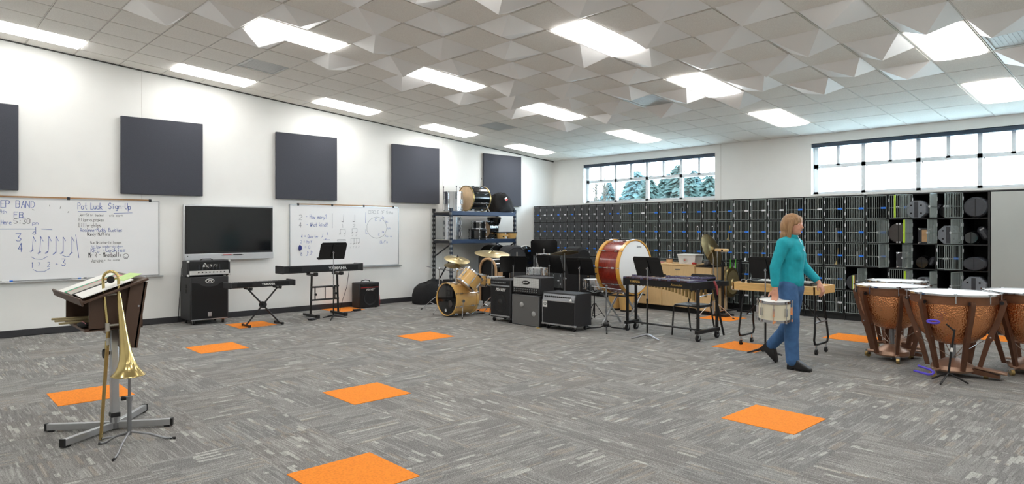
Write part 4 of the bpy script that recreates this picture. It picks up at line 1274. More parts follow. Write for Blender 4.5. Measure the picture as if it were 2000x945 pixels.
# ================================================================ LOCKERS
NARROW = [-11.93 + .2298 * k for k in range(13)]
WIDE = [-9.172 + .3428 * k for k in range(21)]
ROWS = [2.13, 1.735, 1.33, .93, .52, .115]
LZ = 2.15
def door_mesh(w, h, step, rod):
    g = MB(); f = .010
    g.box(0, -.012, 0, f, 0, h); g.box(w - f, -.012, 0, w, 0, h); g.box(0, -.012, 0, w, 0, f); g.box(0, -.012, h - f, w, 0, h); g.box(0, -.012, h * .44, w, 0, h * .44 + .008)
    n = max(2, round((w - 2 * f) / step))
    for k in range(1, n): x = f + (w - 2 * f) * k / n; g.box(x - rod, -.009, f, x + rod, -.003, h - f)
    return g
DOOR = {}
for key, w, step, rod, m in (('n', .2298 - .034, .0195, .0034, 'locker_wire_grey'), ('w', .3428 - .040, .0275, .0030, 'locker_wire')):
    me = door_mesh(w, .383, step, rod).mesh('door', False); me.materials.append(MATS[m])
    lat = []
    for lm in ('tag_blue', 'tag_white'):
        x1 = w - .006; q = MB().box(x1 - (.075 if key == 'w' else .06), -.02, .158, x1, -.012, .188).mesh('latch', False); q.materials.append(MATS[lm]); lat.append(q)
    hg = MB().box(-.006, -.018, 0, .008, .002, .055).mesh('hinge', False); hg.materials.append(MATS['tag_white'])
    rg = MB().at(w + .006, -.014, .173, ry=90); rg.torus(.012, .003, 10, 5); rg = rg.mesh('latch_ring', True); rg.materials.append(MATS['tag_white'])
    DOOR[key] = (w, me, lat, hg, rg)
OPEN = {(16, 1): 104, (16, 2): 100, (17, 0): 126, (17, 1): 95, (17, 2): 100, (17, 3): 93, (18, 0): 93, (18, 1): 99, (18, 3): 93, (19, 0): 126, (19, 1): 106, (19, 2): 128, (19, 3): 106,
        (14, 3): 150, (15, 3): 96}
WHITE_N = {1, 2, 4, 6, 7, 8, 9}; WHITE_W = {1, 8, 9, 10, 12}
def locker_column(k, x0, x1, key, label):
    t = thing('instrument_locker', label, 'locker', (x0, YF, 0), 0, 'wire-door band lockers')
    w = x1 - x0; D = YB - YF - .004
    g = MB(); g.box(0, 0, 0, .009, D, LZ); g.box(w - .009, 0, 0, w, D, LZ); g.box(0, D - .008, 0, w, D, LZ); g.box(0, 0, LZ - .02, w, D, LZ); g.box(0, .03, .0, w, D, .10); g.box(0, 0, .095, w, D, .112)
    g.build('carcass', 'locker_body', t, False)
    for z in ROWS[1:-1]: MB().box(.009, .004, z - .009, w - .009, D - .008, z + .006).build('shelf', 'locker_body', t, False)
    dw, me, lat, hg, rg = DOOR[key]
    for r in range(5):
        d = link('door', me, t); d.location = ((w - dw) / 2, -.002, ROWS[r + 1] + .012)
        kk = k if key == 'n' else k - 12
        a = OPEN.get((kk, r), 0) if key == 'w' else 0
        d.rotation_euler = (0, 0, -R(a))
        wht = (r == 0 and kk in (WHITE_N if key == 'n' else WHITE_W)) or (r == 4) or (r == 3 and (kk * 5) % 7 == 1)
        link('latch', lat[1 if wht or a else 0], d); link('hinge', hg, d).location.z = .06; link('hinge', hg, d).location.z = .268
        if a: link('latch_ring', rg, d)
        if (kk, r) in ((17, 1), (17, 3), (17, 0)) and key == 'w': MB().box(dw - .002, -.02, .01, dw + .012, .004, .373).build('edge_bumper', 'lime', d, False)
    return t
for k in range(12):
    if k == 0: lab = 'narrow grey-wire locker column against the left wall corner'
    elif k == 11: lab = 'last narrow locker column, beside the first wide one'
    else: lab = '%s narrow grey-wire locker column from the left wall' % ORD[k]
    locker_column(k, NARROW[k], NARROW[k + 1], 'n', lab)
for k in range(20):
    lab = '%s wide wire-door locker column counting from the narrow ones' % ORD[k]
    if k == 0: lab = 'first wide wire-door locker column, next to the narrow ones'
    elif k == 19: lab = 'open locker column next to the plain grey cabinet'
    elif k == 18: lab = 'open locker column, second from the plain grey cabinet'
    elif k == 17: lab = 'open locker column with lime edge strips, third from the grey cabinet'
    elif k == 16: lab = 'partly open locker column holding the round brown case'
    locker_column(12 + k, WIDE[k], WIDE[k + 1], 'w', lab)
t = thing('storage_cabinet', 'tall plain grey storage cabinet at the right end of the lockers', 'cabinet', (WIDE[20], YF, 0))
D = YB - YF - .004; CW = 2.9
g = MB(); g.box(0, 0, 0, .02, D, LZ); g.box(CW - .02, 0, 0, CW, D, LZ); g.box(0, D - .01, 0, CW, D, LZ); g.box(0, 0, LZ - .02, CW, D, LZ); g.box(0, .03, 0, CW, D, .10); g.box(0, 0, .095, CW, D, .11)
g.build('carcass', 'locker_body', t, False)
for a, b in ((.03, .98), (.99, 1.94), (1.95, 2.88)):
    d = MB().box(a, -.012, .115, b, .002, LZ - .025, .003).build('door', 'locker_grey_front', t); MB().box(b - .05, -.03, 1.0, b - .03, -.012, 1.12, .004).build('handle', 'steel', d)

# instrument cases kept in the open lockers
def octagon_case(label, x, y, zb, r, m, depth=.30, name='instrument_case', flat=1.0):
    t = thing(name, label, 'instrument case', (x, y, zb), 0, 'cases in the open lockers')
    P = [(r * flat * math.cos(R(22.5 + 45 * k)) * 1.06, r * math.sin(R(22.5 + 45 * k)) * 1.06 + r * .98) for k in range(8)]
    g = MB().hull([(px * s, yy, (pz - r * .98) * s + r * .98) for px, pz in P for yy, s in ((0, .95), (.02, 1), (depth - .02, 1), (depth, .95))]); g.build('shell', m, t)
    MB().box(-.028, -.004, .10 * r, .028, .004, 1.86 * r).build('ridge', 'case_dark', t, False)
    for sx in (-1, 1):
        for z in (.55 * r, 1.42 * r): MB().box(sx * r * flat * .48 - .012, -.006, z - .012, sx * r * flat * .48 + .012, .004, z + .012).build('stud', 'black_matte', t, False)
    return t
def round_case(label, x, y, zb, r, m, depth=.32, latch=True, name='instrument_case', squash=1.0):
    t = thing(name, label, 'instrument case', (x, y, zb), 0, 'cases in the open lockers')
    g = MB().at(0, 0, r * squash, rx=-90); g.lathe([(0, 0), (r * .86, 0), (r * .97, .02), (r, .05), (r, depth - .05), (r * .9, depth), (0, depth)], 26)
    g.v = [(px, py, r * squash + (pz - r * squash) * squash) for px, py, pz in g.v]; g.build('shell', m, t)
    g = MB().at(0, depth * .45, r * squash, rx=-90); g.lathe([(r * 1.0, -.01), (r * 1.025, -.006), (r * 1.025, .006), (r, .01)], 26); g.v = [(px, py, r * squash + (pz - r * squash) * squash) for px, py, pz in g.v]; g.build('rim_band', 'case_dark', t)
    MB().box(-.004, -.003, r * .2, .004, .004, r * squash * 1.8).build('seam', 'black_matte', t, False)
    if latch:
        for z in (.012, 2 * r * squash - .02): MB().box(-.028, -.006, z - .004, -.006, .02, z + .02).box(.01, -.006, z - .004, .035, .02, z + .02).build('latch', 'chrome', t, False)
    return t
def hard_case(label, x, y, zb, w, h, m, trim, depth=.3):
    t = thing('instrument_case', label, 'instrument case', (x, y, zb), 0, 'cases in the open lockers')
    MB().box(-w / 2, 0, 0, w / 2, depth, h, .014).build('shell', m, t)
    e = .007
    MB().path([(-w / 2 + .02, -.003, e), (w / 2 - .02, -.003, e), (w / 2 - e, -.003, .02), (w / 2 - e, -.003, h - .02), (w / 2 - .02, -.003, h - e), (-w / 2 + .02, -.003, h - e), (-w / 2 + e, -.003, h - .02), (-w / 2 + e, -.003, .02)], .006, 6, closed=True).build('edge_trim', trim, t)
    for sx in (-1, 1):
        for z in (.014, h - .014): MB().box(sx * (w / 2 - .018) - .018, -.006, z - .014, sx * (w / 2 - .018) + .018, .01, z + .014).build('corner_cap', 'chrome', t, False)
    return t
def cell(k, r): return (WIDE[k] + .1714, ROWS[r + 1] + .007)
x, z = cell(17, 0); octagon_case('grey octagonal case jutting out of the top row of the open lockers', x - .09, YF - .05, z, .145, 'case_grey')
t = thing('instrument_case', 'slim dark case leaning in the top row beside the octagonal case', 'instrument case', (x + .085, YF + .06, z), 0, 'cases in the open lockers')
MB().at(.0, 0, .01, ry=32).box(-.02, 0, 0, .02, .3, .24, .008).build('shell', 'case_dark', t); MB().at(0, -.004, .01, ry=32).box(-.006, 0, .02, .006, .004, .21).build('seam', 'steel', t, False)
x, z = cell(16, 1); round_case('round dark brown case in the second row, left of the lime strip', x + .0, YF - .06, z, .165, 'case_brown')
x, z = cell(16, 2); hard_case('upright dark case with bright metal edge, third row of open lockers', x + .03, YF + .03, z, .17, .255, 'case_dark', 'chrome')
x, z = cell(17, 1); hard_case('black hard case with metal corners and painted reflection, second row of open lockers', x + .01, YF + .03, z, .19, .25, 'case_dark', 'case_dark')
MB().box(-.04, -.004, .03, .03, .001, .22).build('reflection_patch', 'torn_wood_and_glint', bpy.data.objects[[o.name for o in bpy.data.objects if o.name.startswith('instrument_case')][-1]], False)  # orange reflection painted on the case front as a tan patch
t = thing('instrument_case', 'thin flat dark case standing beside the hard case in the second row', 'instrument case', (x + .135, YF + .05, z), 0, 'cases in the open lockers')
MB().box(-.014, 0, 0, .014, .32, .30, .005).build('shell', 'case_grey', t); MB().box(-.015, -.003, .13, .015, .002, .16).build('latch', 'chrome', t, False)
x, z = cell(17, 2); round_case('black rounded case with a bright band, third row of open lockers', x - .03, YF + .03, z, .10, 'gloss_black', .3, False)
g = MB().at(x - .05, YF + .02, z + .10, ry=18); tag(MB().at(0, 0, 0, ry=25).box(-.045, 0, -.08, .045, .28, .08, .03).build('instrument_case', 'case_dark'), 'small dark case tipped against the banded case, third row', 'instrument case', 'cases in the open lockers').location = (x + .10, YF + .05, z + .115)
x, z = cell(17, 3); octagon_case('grey octagonal case in the fourth row, above the timpani', x - .005, YF - .02, z, .14, 'case_grey')
x, z = cell(18, 0); round_case('glossy black case at the left of the top row bay with the open wire door', x - .05, YF + .05, z, .105, 'gloss_black', .32, False)
x, z = cell(18, 1); octagon_case('grey octagonal case in the second row beside the open plain door', x - .0, YF - .03, z, .145, 'case_grey')
x, z = cell(19, 0); round_case('large round black case at the top right of the lockers', x + .01, YF - .03, z, .162, 'case_dark', .34, False, squash=.98)
x, z = cell(19, 1); round_case('dark drum-shaped case in the second row of the last open column', x - .06, YF + .04, z, .10, 'gloss_black', .32, False)
t = thing('instrument_case', 'black case tipped up behind the drum-shaped one, second row of the last column', 'instrument case', (x + .095, YF + .06, z), 0, 'cases in the open lockers')
MB().at(0, 0, .16, ry=-30).box(-.06, 0, -.11, .06, .3, .12, .04).build('shell', 'case_dark', t); MB().at(.0, -.004, .2, ry=-30).box(-.03, 0, .03, .03, .006, .05).build('handle', 'steel', t, False)
x, z = cell(19, 2); round_case('flat oval dark grey case in the third row of the last open column', x - .0, YF - .06, z, .158, 'case_dark', .36, False, squash=.66)
x, z = cell(19, 3); t = octagon_case('rounded grey case with a dark centre stripe, fourth row of the last open column', x - .005, YF - .06, z, .162, 'case_grey')
x, z = cell(14, 3); t = round_case('round black case with a striped strap sticking out of a lower locker', x + .02, YF - .10, z, .135, 'case_dark', .3, False)
for q, m in enumerate(('lime', 'paper', 'yellow_tape')): MB().box(-.022 + .012 * q, -.008, .02, -.010 + .012 * q, -.002, .26).build('strap_stripe', m, t, False)
x, z = cell(15, 3); round_case('smaller black case in the lower locker beside the strapped case', x - .02, YF + .0, z, .105, 'gloss_black', .3, False)

# instruments glimpsed through the wire doors
def slim_instrument(k, r, kind, lab):
    x, z = cell(k, r)
    t = thing('stored_instrument', lab, 'instrument', (x, YF + .10, z), 0, 'instruments seen through the locker wires')
    if kind == 'tube':
        MB().path([(-.03, 0, .004), (-.03, 0, .26), (-.02, 0, .285), (.02, 0, .285), (.03, 0, .26), (.03, 0, .10)], .011, 8).build('tubing', 'chrome', t)
        MB().cyl((.03, 0, .10), (.03, 0, .004), .012, .035, 12).build('bell', 'chrome', t)
    elif kind == 'case':
        MB().box(-.017, 0, 0, .017, .3, .25, .006).build('shell', 'slot_light', t); MB().box(-.018, -.003, .12, .018, .002, .135).build('latch', 'steel', t, False)
    else:
        MB().at(0, 0, 0, ry=8).cyl((0, 0, .005), (0, 0, .30), .012, .009, 10).build('tubing', 'brass_dull', t); MB().at(0, 0, 0, ry=8).cyl((0, 0, .07), (0, 0, .004), .012, .04, 12).build('bell', 'brass_dull', t)
for k, r, kind in ((4, 0, 'tube'), (5, 1, 'tube'), (6, 1, 'tube'), (3, 2, 'tube'), (0, 1, 'case'), (7, 1, 'brass'), (8, 2, 'tube'), (9, 2, 'brass'), (12, 2, 'case'), (13, 1, 'case'), (13, 2, 'brass'), (8, 3, 'brass'), (12, 3, 'brass'), (14, 2, 'case'), (13, 4, 'case'), (2, 1, 'tube')):
    w = {'tube': 'silver looped instrument', 'case': 'pale slim case', 'brass': 'thin brass instrument'}[kind]
    slim_instrument(k, r, kind, '%s behind the wires, %s wide locker column, %s row down' % (w, ORD[k], ORD[r]))

# ================================================================ STORAGE RACK WITH DRUMS (against the left wall)
t = thing('storage_rack', 'dark steel storage rack with navy beams against the left wall', 'rack', (-11.55, 9.70, 0))
X0, X1, Yn, Yf = -.31, .31, -.945, .94
for yy in (Yn, Yf):
    for xx in (X0, X1):
        p = MB().box(xx - .022, yy - .03, 0, xx + .022, yy + .03, 2.02).build('upright', 'rack_black' if xx < 0 else 'rack_navy', t, False)
        g = MB()
        for k in range(19): z = .08 + k * .1; g.box(xx + .019, yy - .012, z, xx + .0235, yy + .012, z + .05); g.box(xx - .012, yy - .031, z, xx + .012, yy - .0295, z + .05)
        o = g.build('punched_slots', 'slot_light', p, False); o['kind'] = 'stuff'
    for a, b in ((.25, .95), (.95, 1.25)): MB().cyl((X0, yy, a), (X1, yy, b), .016, n=6).build('diagonal_brace', 'rack_black', t)
    for z in (1.88, 1.26, .25): MB().box(X0, yy - .016, z, X1, yy + .016, z + .05).build('end_tie', 'rack_black', t, False)
for z in (1.87, 1.255):
    for xx in (X0, X1): MB().box(xx - .018, Yn, z, xx + .028, Yf, z + .09, .004).build('beam', 'navy_steel', t)
    MB().box(X0, Yn, z + .068, X1, Yf, z + .086).build('deck', 'paper_grey', t, False)
ZT, ZM = 1.961, 1.346
def drum(name, label, loc, r, h, shell, head='drum_white', hoop='chrome', lugs=8, rx=0, rz=0, ry=0, cat='drum', lug_m='chrome', group=None, hoop_h=.02, strip=True, resonant=None, parts=None):
    """axis along local Z from 0 to h, then turned"""
    t = thing(name, label, cat, loc, 0, group)
    t.rotation_euler = (R(rx), R(ry), R(rz))
    MB().lathe([(r * .975, .004), (r, .004), (r, h - .004), (r * .975, h - .004)], 36).build('shell', shell, t)
    for z, s, hm in ((h, 1, head), (0, -1, resonant or head)):
        MB().lathe([(0, z - s * .002), (r * .96, z - s * .002), (r * 1.005, z - s * .006)] if s > 0 else [(r * 1.005, z - s * .006), (r * .96, z - s * .002), (0, z - s * .002)], 36).build('head', hm, t)
        a, b = (z - hoop_h, z + .008) if s > 0 else (z - .008, z + hoop_h)
        MB().lathe([(r * 1.00, a), (r * 1.045, a), (r * 1.045, b), (r * 1.0, b), (r * 1.0, a)], 36).build('hoop', hoop, t)
    for k in range(lugs):
        a = 2 * PI * (k + .5) / lugs; c_, s_ = math.cos(a), math.sin(a)
        g = MB().at(c_ * (r + .012), s_ * (r + .012), 0, rz=math.degrees(a))
        g.cyl((.006, 0, .0), (.006, 0, h), .0038, n=6)
        if strip: g.box(-.012, -.011, h * .5 - min(.05, h * .2), .012, .011, h * .5 + min(.05, h * .2))
        else: g.box(-.012, -.012, h * .18, .012, .012, h * .30).box(-.012, -.012, h * .70, .012, .012, h * .82)
        for z in (0, h): g.box(.0, -.008, z - .014, .012, .008, z + .014)
        g.build('lug', lug_m, t, False)
    return t
def wing_leg(t, p0, p1, m='chrome'):
    g = MB().cyl(p0, p1, .007, n=8).build('leg', m, t); MB().ball(p1, .012, 8, 6).build('foot_tip', 'rubber', g); return g
t = drum('tom_drum', 'chrome floor tom standing at the left end of the rack top', (-11.45, 8.98, ZT + .006), .195, .41, 'chrome', 'drum_white', 'chrome', 8)
for a in (100, 220, 340): MB().cyl((.22 * math.cos(R(a)), .22 * math.sin(R(a)), .25), (.22 * math.cos(R(a)), .22 * math.sin(R(a)), .52), .006, n=7).ball((.22 * math.cos(R(a)), .22 * math.sin(R(a)), .525), (.013, .013, .02), 8, 6).build('leg', 'dark_steel', t)
t = drum('bass_drum', 'black bass drum with a worn tan head lying on top of the rack', (-11.45, 9.33, ZT + .295), .275, .50, 'gloss_black', 'drum_tan', 'brass_dull', 8, rx=-90, resonant='drum_tan', strip=False)
wing_leg(t, (.0, -.27, .42), (.0, -.46, .46)); wing_leg(t, (.24, .14, .40), (.30, .30, .45), 'paper')
t = thing('drum_cover_bag', 'crumpled black cover with a red and white tag on the rack top', 'bag', (-11.45, 10.42, ZT))
g = MB(); q = random.Random(5); n = 26; prof = [(.02, .45), (.16, .44), (.25, .40), (.31, .30), (.34, .18), (.36, .07), (.37, .0)]
vs = [(0, 0, .45)]
for i, (r_, z_) in enumerate(prof):
    for k in range(n):
        a = 2 * PI * k / n; w = 1 + .10 * math.sin(3 * a + i * .6) + .06 * math.sin(7 * a - i) + q.uniform(-.02, .02)
        side = .62 if i < 5 else .78
        zz = z_ * (1 - .28 * (math.sin(a) > .2) * math.sin(a)) + .02 * math.sin(5 * a + i)
        vs.append((r_ * w * math.cos(a) * side, r_ * w * math.sin(a), max(0.002, zz)))
g.add(vs, [(0, 1 + k, 1 + (k + 1) % n) for k in range(n)] + [(1 + i * n + k, 1 + (i + 1) * n + k, 1 + (i + 1) * n + (k + 1) % n, 1 + i * n + (k + 1) % n) for i in range(len(prof) - 1) for k in range(n)])
bag = g.build('cover', 'fabric_black', t)
tg = MB().at(.215, -.06, .30, rz=8, ry=-22, rx=25).box(0, -.05, -.035, .006, .05, .035).build('tag_patch', 'paper', t, False)
MB().at(.2165, -.06, .30, rz=8, ry=-22, rx=25).box(.004, -.05, -.035, .008, .05, .004).build('tag_print', 'red_plastic', tg, False)
# middle shelf
drum('marching_drum', 'lower of two stacked chrome drums at the left of the middle shelf', (-11.45, 8.96, ZM), .18, .235, 'chrome', 'drum_white', 'chrome', 8)
drum('marching_drum', 'upper of two stacked chrome drums at the left of the middle shelf', (-11.45, 8.96, ZM + .252), .18, .225, 'chrome', 'drum_white', 'chrome', 8)
drum('tom_drum', 'larger glossy black tom on the middle shelf under a smaller one', (-11.38, 9.62, ZM), .195, .21, 'gloss_black', 'drum_white', 'black_paint', 6, strip=False)
drum('tom_drum', 'small glossy black tom stacked on a larger tom, middle shelf', (-11.38, 9.65, ZM + .226), .15, .17, 'gloss_black', 'drum_white', 'chrome', 6, strip=False)
drum('floor_tom', 'black drum on its side with a grey head, middle shelf beside the toms', (-11.52, 9.93, ZM + .205), .195, .25, 'gloss_black', 'drum_tan', 'gloss_black', 8, rx=-90, rz=10, resonant='drum_tan', strip=False)
t = thing('djembe', 'black goblet-shaped hand drum standing on the middle shelf behind the bongos', 'drum', (-11.62, 10.33, ZM))
MB().lathe([(.105, 0), (.10, .02), (.072, .16), (.068, .22), (.10, .29), (.155, .40), (.165, .50), (.15, .505), (0, .505)], 28).build('shell', 'gloss_black', t)
MB().lathe([(.0, .508), (.155, .508), (.168, .495)], 28).build('head', 'drum_tan', t); MB().lathe([(.166, .455), (.176, .455), (.176, .47), (.166, .47)], 28).build('hoop', 'black_paint', t)
t = thing('bongo_drums', 'pair of light wooden bongos with dark rims on the middle shelf', 'drum', (-11.30, 10.42, ZM), 0)
for y, r in ((-.16, .105), (.17, .125)):
    s = MB().at(0, y, 0); s.lathe([(r * .8, .0), (r * .92, .06), (r, .145), (r * .98, .15)], 26); s = s.build('shell', 'maple', t)
    MB().at(0, y, 0).lathe([(r * 1.0, .125), (r * 1.09, .128), (r * 1.09, .155), (r, .157), (0, .157)], 26).build('rim', 'black_paint', s)
MB().box(-.03, -.06, .05, .03, .05, .095, .006).build('centre_block', 'maple', t); MB().box(.085, -.19, .035, .095, -.15, .065).build('badge', 'black_matte', t, False)

# on the floor under and beside the rack
t = thing('bass_drum_case', 'shiny black domed drum case on the floor below the rack', 'drum case', (-11.30, 10.02, 0))
g = MB(); prof = [(-.30, .02), (-.31, .30)] + [(.31 * math.cos(R(180 - a)), .90 + .31 * math.sin(R(a))) for a in range(0, 181, 15)] + [(.31, .30), (.30, .02)]
n = len(prof); g.add([(x, y, z) for x in (-.16, .16) for y, z in prof], [tuple(range(n)), tuple(range(2 * n - 1, n - 1, -1))] + [(k, (k + 1) % n, n + (k + 1) % n, n + k) for k in range(n)])
g.build('shell', 'gloss_black', t)
MB().path([(.165, y, z) for y, z in prof], .012, 6).build('rim_band', 'black_plastic', t); MB().box(.155, -.04, 1.19, .19, .04, 1.23, .005).build('handle', 'chrome', t)
t = thing('bass_drum_bag', 'grey padded drum bag with a zip standing beside the domed case', 'drum bag', (-10.95, 10.27, 0))
def dome_bag(W, Hh, D, m, t, nm='shell'):
    g = MB(); pr = [(-W, .02), (-W * 1.02, Hh * .5)] + [(W * 1.02 * math.cos(R(180 - a)), Hh - W * .75 + W * .75 * math.sin(R(a))) for a in range(0, 181, 15)] + [(W * 1.02, Hh * .5), (W, .02)]
    n = len(pr); rings = [(-D, .90), (-D * .8, 1.0), (D * .8, 1.0), (D, .90)]
    g.add([(x, y * s, z * (s * .5 + .5)) for x, s in rings for y, z in pr], [tuple(range(n)), tuple(range(4 * n - 1, 3 * n - 1, -1))] + [(j * n + k, j * n + (k + 1) % n, (j + 1) * n + (k + 1) % n, (j + 1) * n + k) for j in range(3) for k in range(n)])
    return g.build(nm, m, t), pr
s, pr = dome_bag(.30, 1.20, .17, 'fabric_grey', t)
MB().box(.165, -.012, .90, .176, .012, 1.05).build('zip_pull', 'paper_grey', t, False); MB().path([(.172, y * .93, z * .96) for y, z in pr], .008, 5).build('piping', 'fabric_black', t)
t = thing('drum_case', 'black rounded case with a white band and blue tag, right of the padded bag', 'drum case', (-11.30, 10.92, 0))
s, pr = dome_bag(.22, 1.17, .2, 'gloss_black', t)
MB().path([(.12, y * 1.0, z * 1.0) for y, z in pr], .02, 6).build('white_band', 'paper', t); MB().box(.195, .02, 1.03, .206, .10, 1.07).build('tag', 'tag_blue', t, False)
t = thing('drum_case', 'tall black case standing behind the music stands, in front of the lockers', 'drum case', (-8.72, 9.95, 0))
s, pr = dome_bag(.20, 1.22, .2, 'fabric_black', t)
for z in (.62, .66): MB().box(.17, .1, z, .205, .14, z + .02).build('rivet', 'chrome', t, False)
MB().box(.18, .05, .92, .205, .12, .96).build('tag', 'tag_blue', t, False)
# torn conga case
t = thing('conga_case', 'worn black drum case with an open arched front and bare wood inside', 'drum case', (-9.95, 8.68, 0), 0)
g = MB(); W = .25; pr = [(-W, .12), (-W, .78)] + [(W * math.cos(R(180 - a)), .78 + .22 * math.sin(R(a))) for a in range(15, 166, 15)] + [(W, .78), (W, .12)]
n = len(pr); g.add([(x, y, z) for y, k_ in ((0, 1), (.40, 1)) for x, z in pr], [(k, (k + 1), n + (k + 1), n + k) for k in range(n - 1)] + [tuple(range(2 * n - 1, n - 1, -1)), (0, n, 2 * n - 1, n - 1)])
g.build('shell', 'gloss_black', t)
MB().path([(x * .955, .0, .12 + (z - .12) * .975) for x, z in pr], .026, 6).build('front_edge', 'torn_wood_and_glint', t)
g = MB(); p2 = [(x * .93, .12 + (z - .12) * .96) for x, z in pr]; g.add([(x, .03, z) for x, z in p2], [tuple(range(len(p2)))]); g.build('inner_back', 'black_matte', t, False)
for a, b, z, s in ((.255, .10, .66, .07), (.255, .22, .80, .05), (.255, .30, .55, .04)): MB().box(W - .002, b - s, z - s * .8, W + .004, b + s, z + s * .8, .002).build('bare_patch', 'torn_wood_and_glint', t)
MB().cyl((W, .2, .45), (W + .01, .2, .45), .03, n=14).build('rivet', 'chrome', t)
for x in (-.2, .2):
    for y in (.06, .34): MB().cyl((x, y, 0), (x, y, .13), .018, n=8).build('leg', 'dark_steel', t)
t = thing('gig_bag', 'black soft bag slumped on the floor at the left end of the rack', 'bag', (-11.42, 8.32, 0), 0)
g = MB(); q = random.Random(9); n = 22; vs = []
for i, (s, z) in enumerate(((1.0, .0), (1.06, .08), (1.0, .22), (.86, .36), (.62, .44), (.2, .46))):
    for k in range(n):
        a = 2 * PI * k / n; w = 1 + .06 * math.sin(4 * a + i) + q.uniform(-.02, .02)
        sx = .27 * math.copysign(abs(math.cos(a)) ** .6, math.cos(a)); sy = .36 * math.copysign(abs(math.sin(a)) ** .6, math.sin(a))
        vs.append((sx * s * w, sy * s * w, z * (1 + .12 * math.sin(a))))
g.add(vs, [(i * n + k, i * n + (k + 1) % n, (i + 1) * n + (k + 1) % n, (i + 1) * n + k) for i in range(5) for k in range(n)] + [tuple(range(5 * n, 6 * n))])
g.build('bag_body', 'fabric_black', t); MB().path([(.1, -.2, .44), (.14, -.1, .50), (.14, .05, .50), (.1, .15, .44)], .01, 6).build('handle', 'fabric_black', t)
t = thing('equipment_case', 'black box case behind the drum kit at the foot of the rack', 'case', (-11.42, 9.05, 0))
MB().box(-.25, -.2, 0, .25, .28, .46, .012).build('shell', 'black_tolex', t); MB().box(.245, -.02, .32, .262, .10, .37, .005).build('handle', 'brass_dull', t); MB().box(.246, -.2, .40, .254, .28, .41).build('edge_trim', 'steel', t, False)

# ================================================================ DRUM KIT
t = drum('bass_drum', 'light maple kit bass drum with a black front head on the floor', (-9.40, 7.22, .315), .285, .50, 'maple', 'drum_white', 'hoop_maple', 8, rx=-90, resonant='drum_black_head', hoop_h=.038, strip=False)
MB().at(0.11, .075, -.006).lathe([(.055, 0), (.062, -.003), (.068, 0)], 22).build('port_ring', 'black_paint', t)
MB().at(0.11, .075, -.003).lathe([(0, 0), (.055, 0)], 22).build('port_hole', 'case_brown', t)
MB().at(-.02, .20, -.004).lathe([(0, -.001), (.028, -.001)], 16).build('maker_badge', 'tag_white', t)
for s in (1, -1):
    g = wing_leg(t, (s * .30, .02, .14), (s * .42, .30, .02)); MB().at(s * .295, .02, .14, ry=90).cyl((0, 0, -.01), (0, 0, .02), .03, n=12).build('leg_bracket', 'chrome', g)
g = MB().cyl((0, -.285, .22), (0, -.40, .22), .018, n=10).box(-.06, -.30, .18, .06, -.28, .26).build('tom_mount', 'chrome', t)
drum('tom_drum', 'maple rack tom tilted towards the left above the kit bass drum', (-9.10, 7.40, .575), .182, .27, 'maple', 'drum_white', 'chrome', 6, rx=-38, ry=18, resonant='drum_tan', group='drum kit')
drum('tom_drum', 'maple tom half hidden behind the tilted tom of the kit', (-9.42, 7.98, .52), .15, .20, 'maple', 'drum_white', 'chrome', 6, rx=-12, group='drum kit')
t = thing('tom_holder', 'chrome tom holder arms on top of the kit bass drum', 'drum hardware', (-9.40, 7.45, .62))
MB().cyl((0, 0, .09), (0, 0, .25), .014, n=10).cyl((.0, 0, .2), (.14, .05, .24), .011, n=8).cyl((0, 0, .22), (-.06, .25, .26), .011, n=8).build('arm', 'chrome', t)
MB().box(-.03, -.02, .17, .03, .02, .24, .006).build('clamp', 'chrome', t)
def tripod(t, h, r=.26, top=.012, m='chrome', z0=.30, x=0, y=0, spin=0):
    MB().cyl((x, y, .06), (x, y, h * .6), .0135, n=10).build('lower_tube', m, t)
    MB().cyl((x, y, h * .55), (x, y, h), .009, n=10).build('upper_tube', m, t)
    MB().cyl((x, y, h * .58), (x, y, h * .62), .02, n=10).ball((x + .03, y, h * .6), .014, 8, 6).build('height_clamp', m, t)
    for k in range(3):
        a = R(spin + 120 * k); c_, s_ = math.cos(a), math.sin(a)
        g = MB().path([(x + .02 * c_, y + .02 * s_, z0), (x + c_ * r * .55, y + s_ * r * .55, z0 * .52), (x + c_ * r, y + s_ * r, .014)], .007, 6).path([(x + .015 * c_, y + .015 * s_, .09), (x + c_ * r * .55, y + s_ * r * .55, z0 * .5)], .005, 6).build('leg', m, t)
        MB().cyl((x + c_ * r * .95, y + s_ * r * .95, .022), (x + c_ * r * 1.05, y + s_ * r * 1.05, .006), .011, n=8).build('foot', 'rubber', g)
def cymbal(label, loc, r, rx=0, ry=0, rz=0, m='cymbal_bronze', group='cymbals'):
    t = thing('cymbal', label, 'cymbal', loc, 0, group); t.rotation_euler = (R(rx), R(ry), R(rz))
    MB().lathe([(.006, .040), (r * .10, .037), (r * .2, .012), (r * .24, .004), (r * .5, -.001), (r * .8, -.010), (r, -.022), (r, -.025), (r * .8, -.013), (r * .5, -.004), (r * .22, .001), (r * .1, .033)], 40).build('disc', m, t)
    MB().lathe([(0, .06), (.012, .06), (.02, .046), (.02, .04), (0, .04)], 12).cyl((0, 0, .05), (0, 0, .085), .006, n=8).build('felt_and_nut', 'dark_steel', t)
    return t
t = thing('cymbal_stand', 'chrome stand for the two left cymbals behind the kit bass drum', 'cymbal stand', (-10.05, 7.95, 0)); tripod(t, .98, .34, spin=200)
t = thing('hardware_boom', 'horizontal chrome boom arm left of the kit cymbals', 'drum hardware', (-10.28, 7.72, 0)); tripod(t, .80, .36, spin=215)
MB().cyl((-.34, -.05, .835), (.42, .06, .76), .0085, n=8).build('boom_arm', 'chrome', t); MB().ball((0, 0, .80), (.026, .026, .03), 10, 8).build('boom_clamp', 'chrome', t)
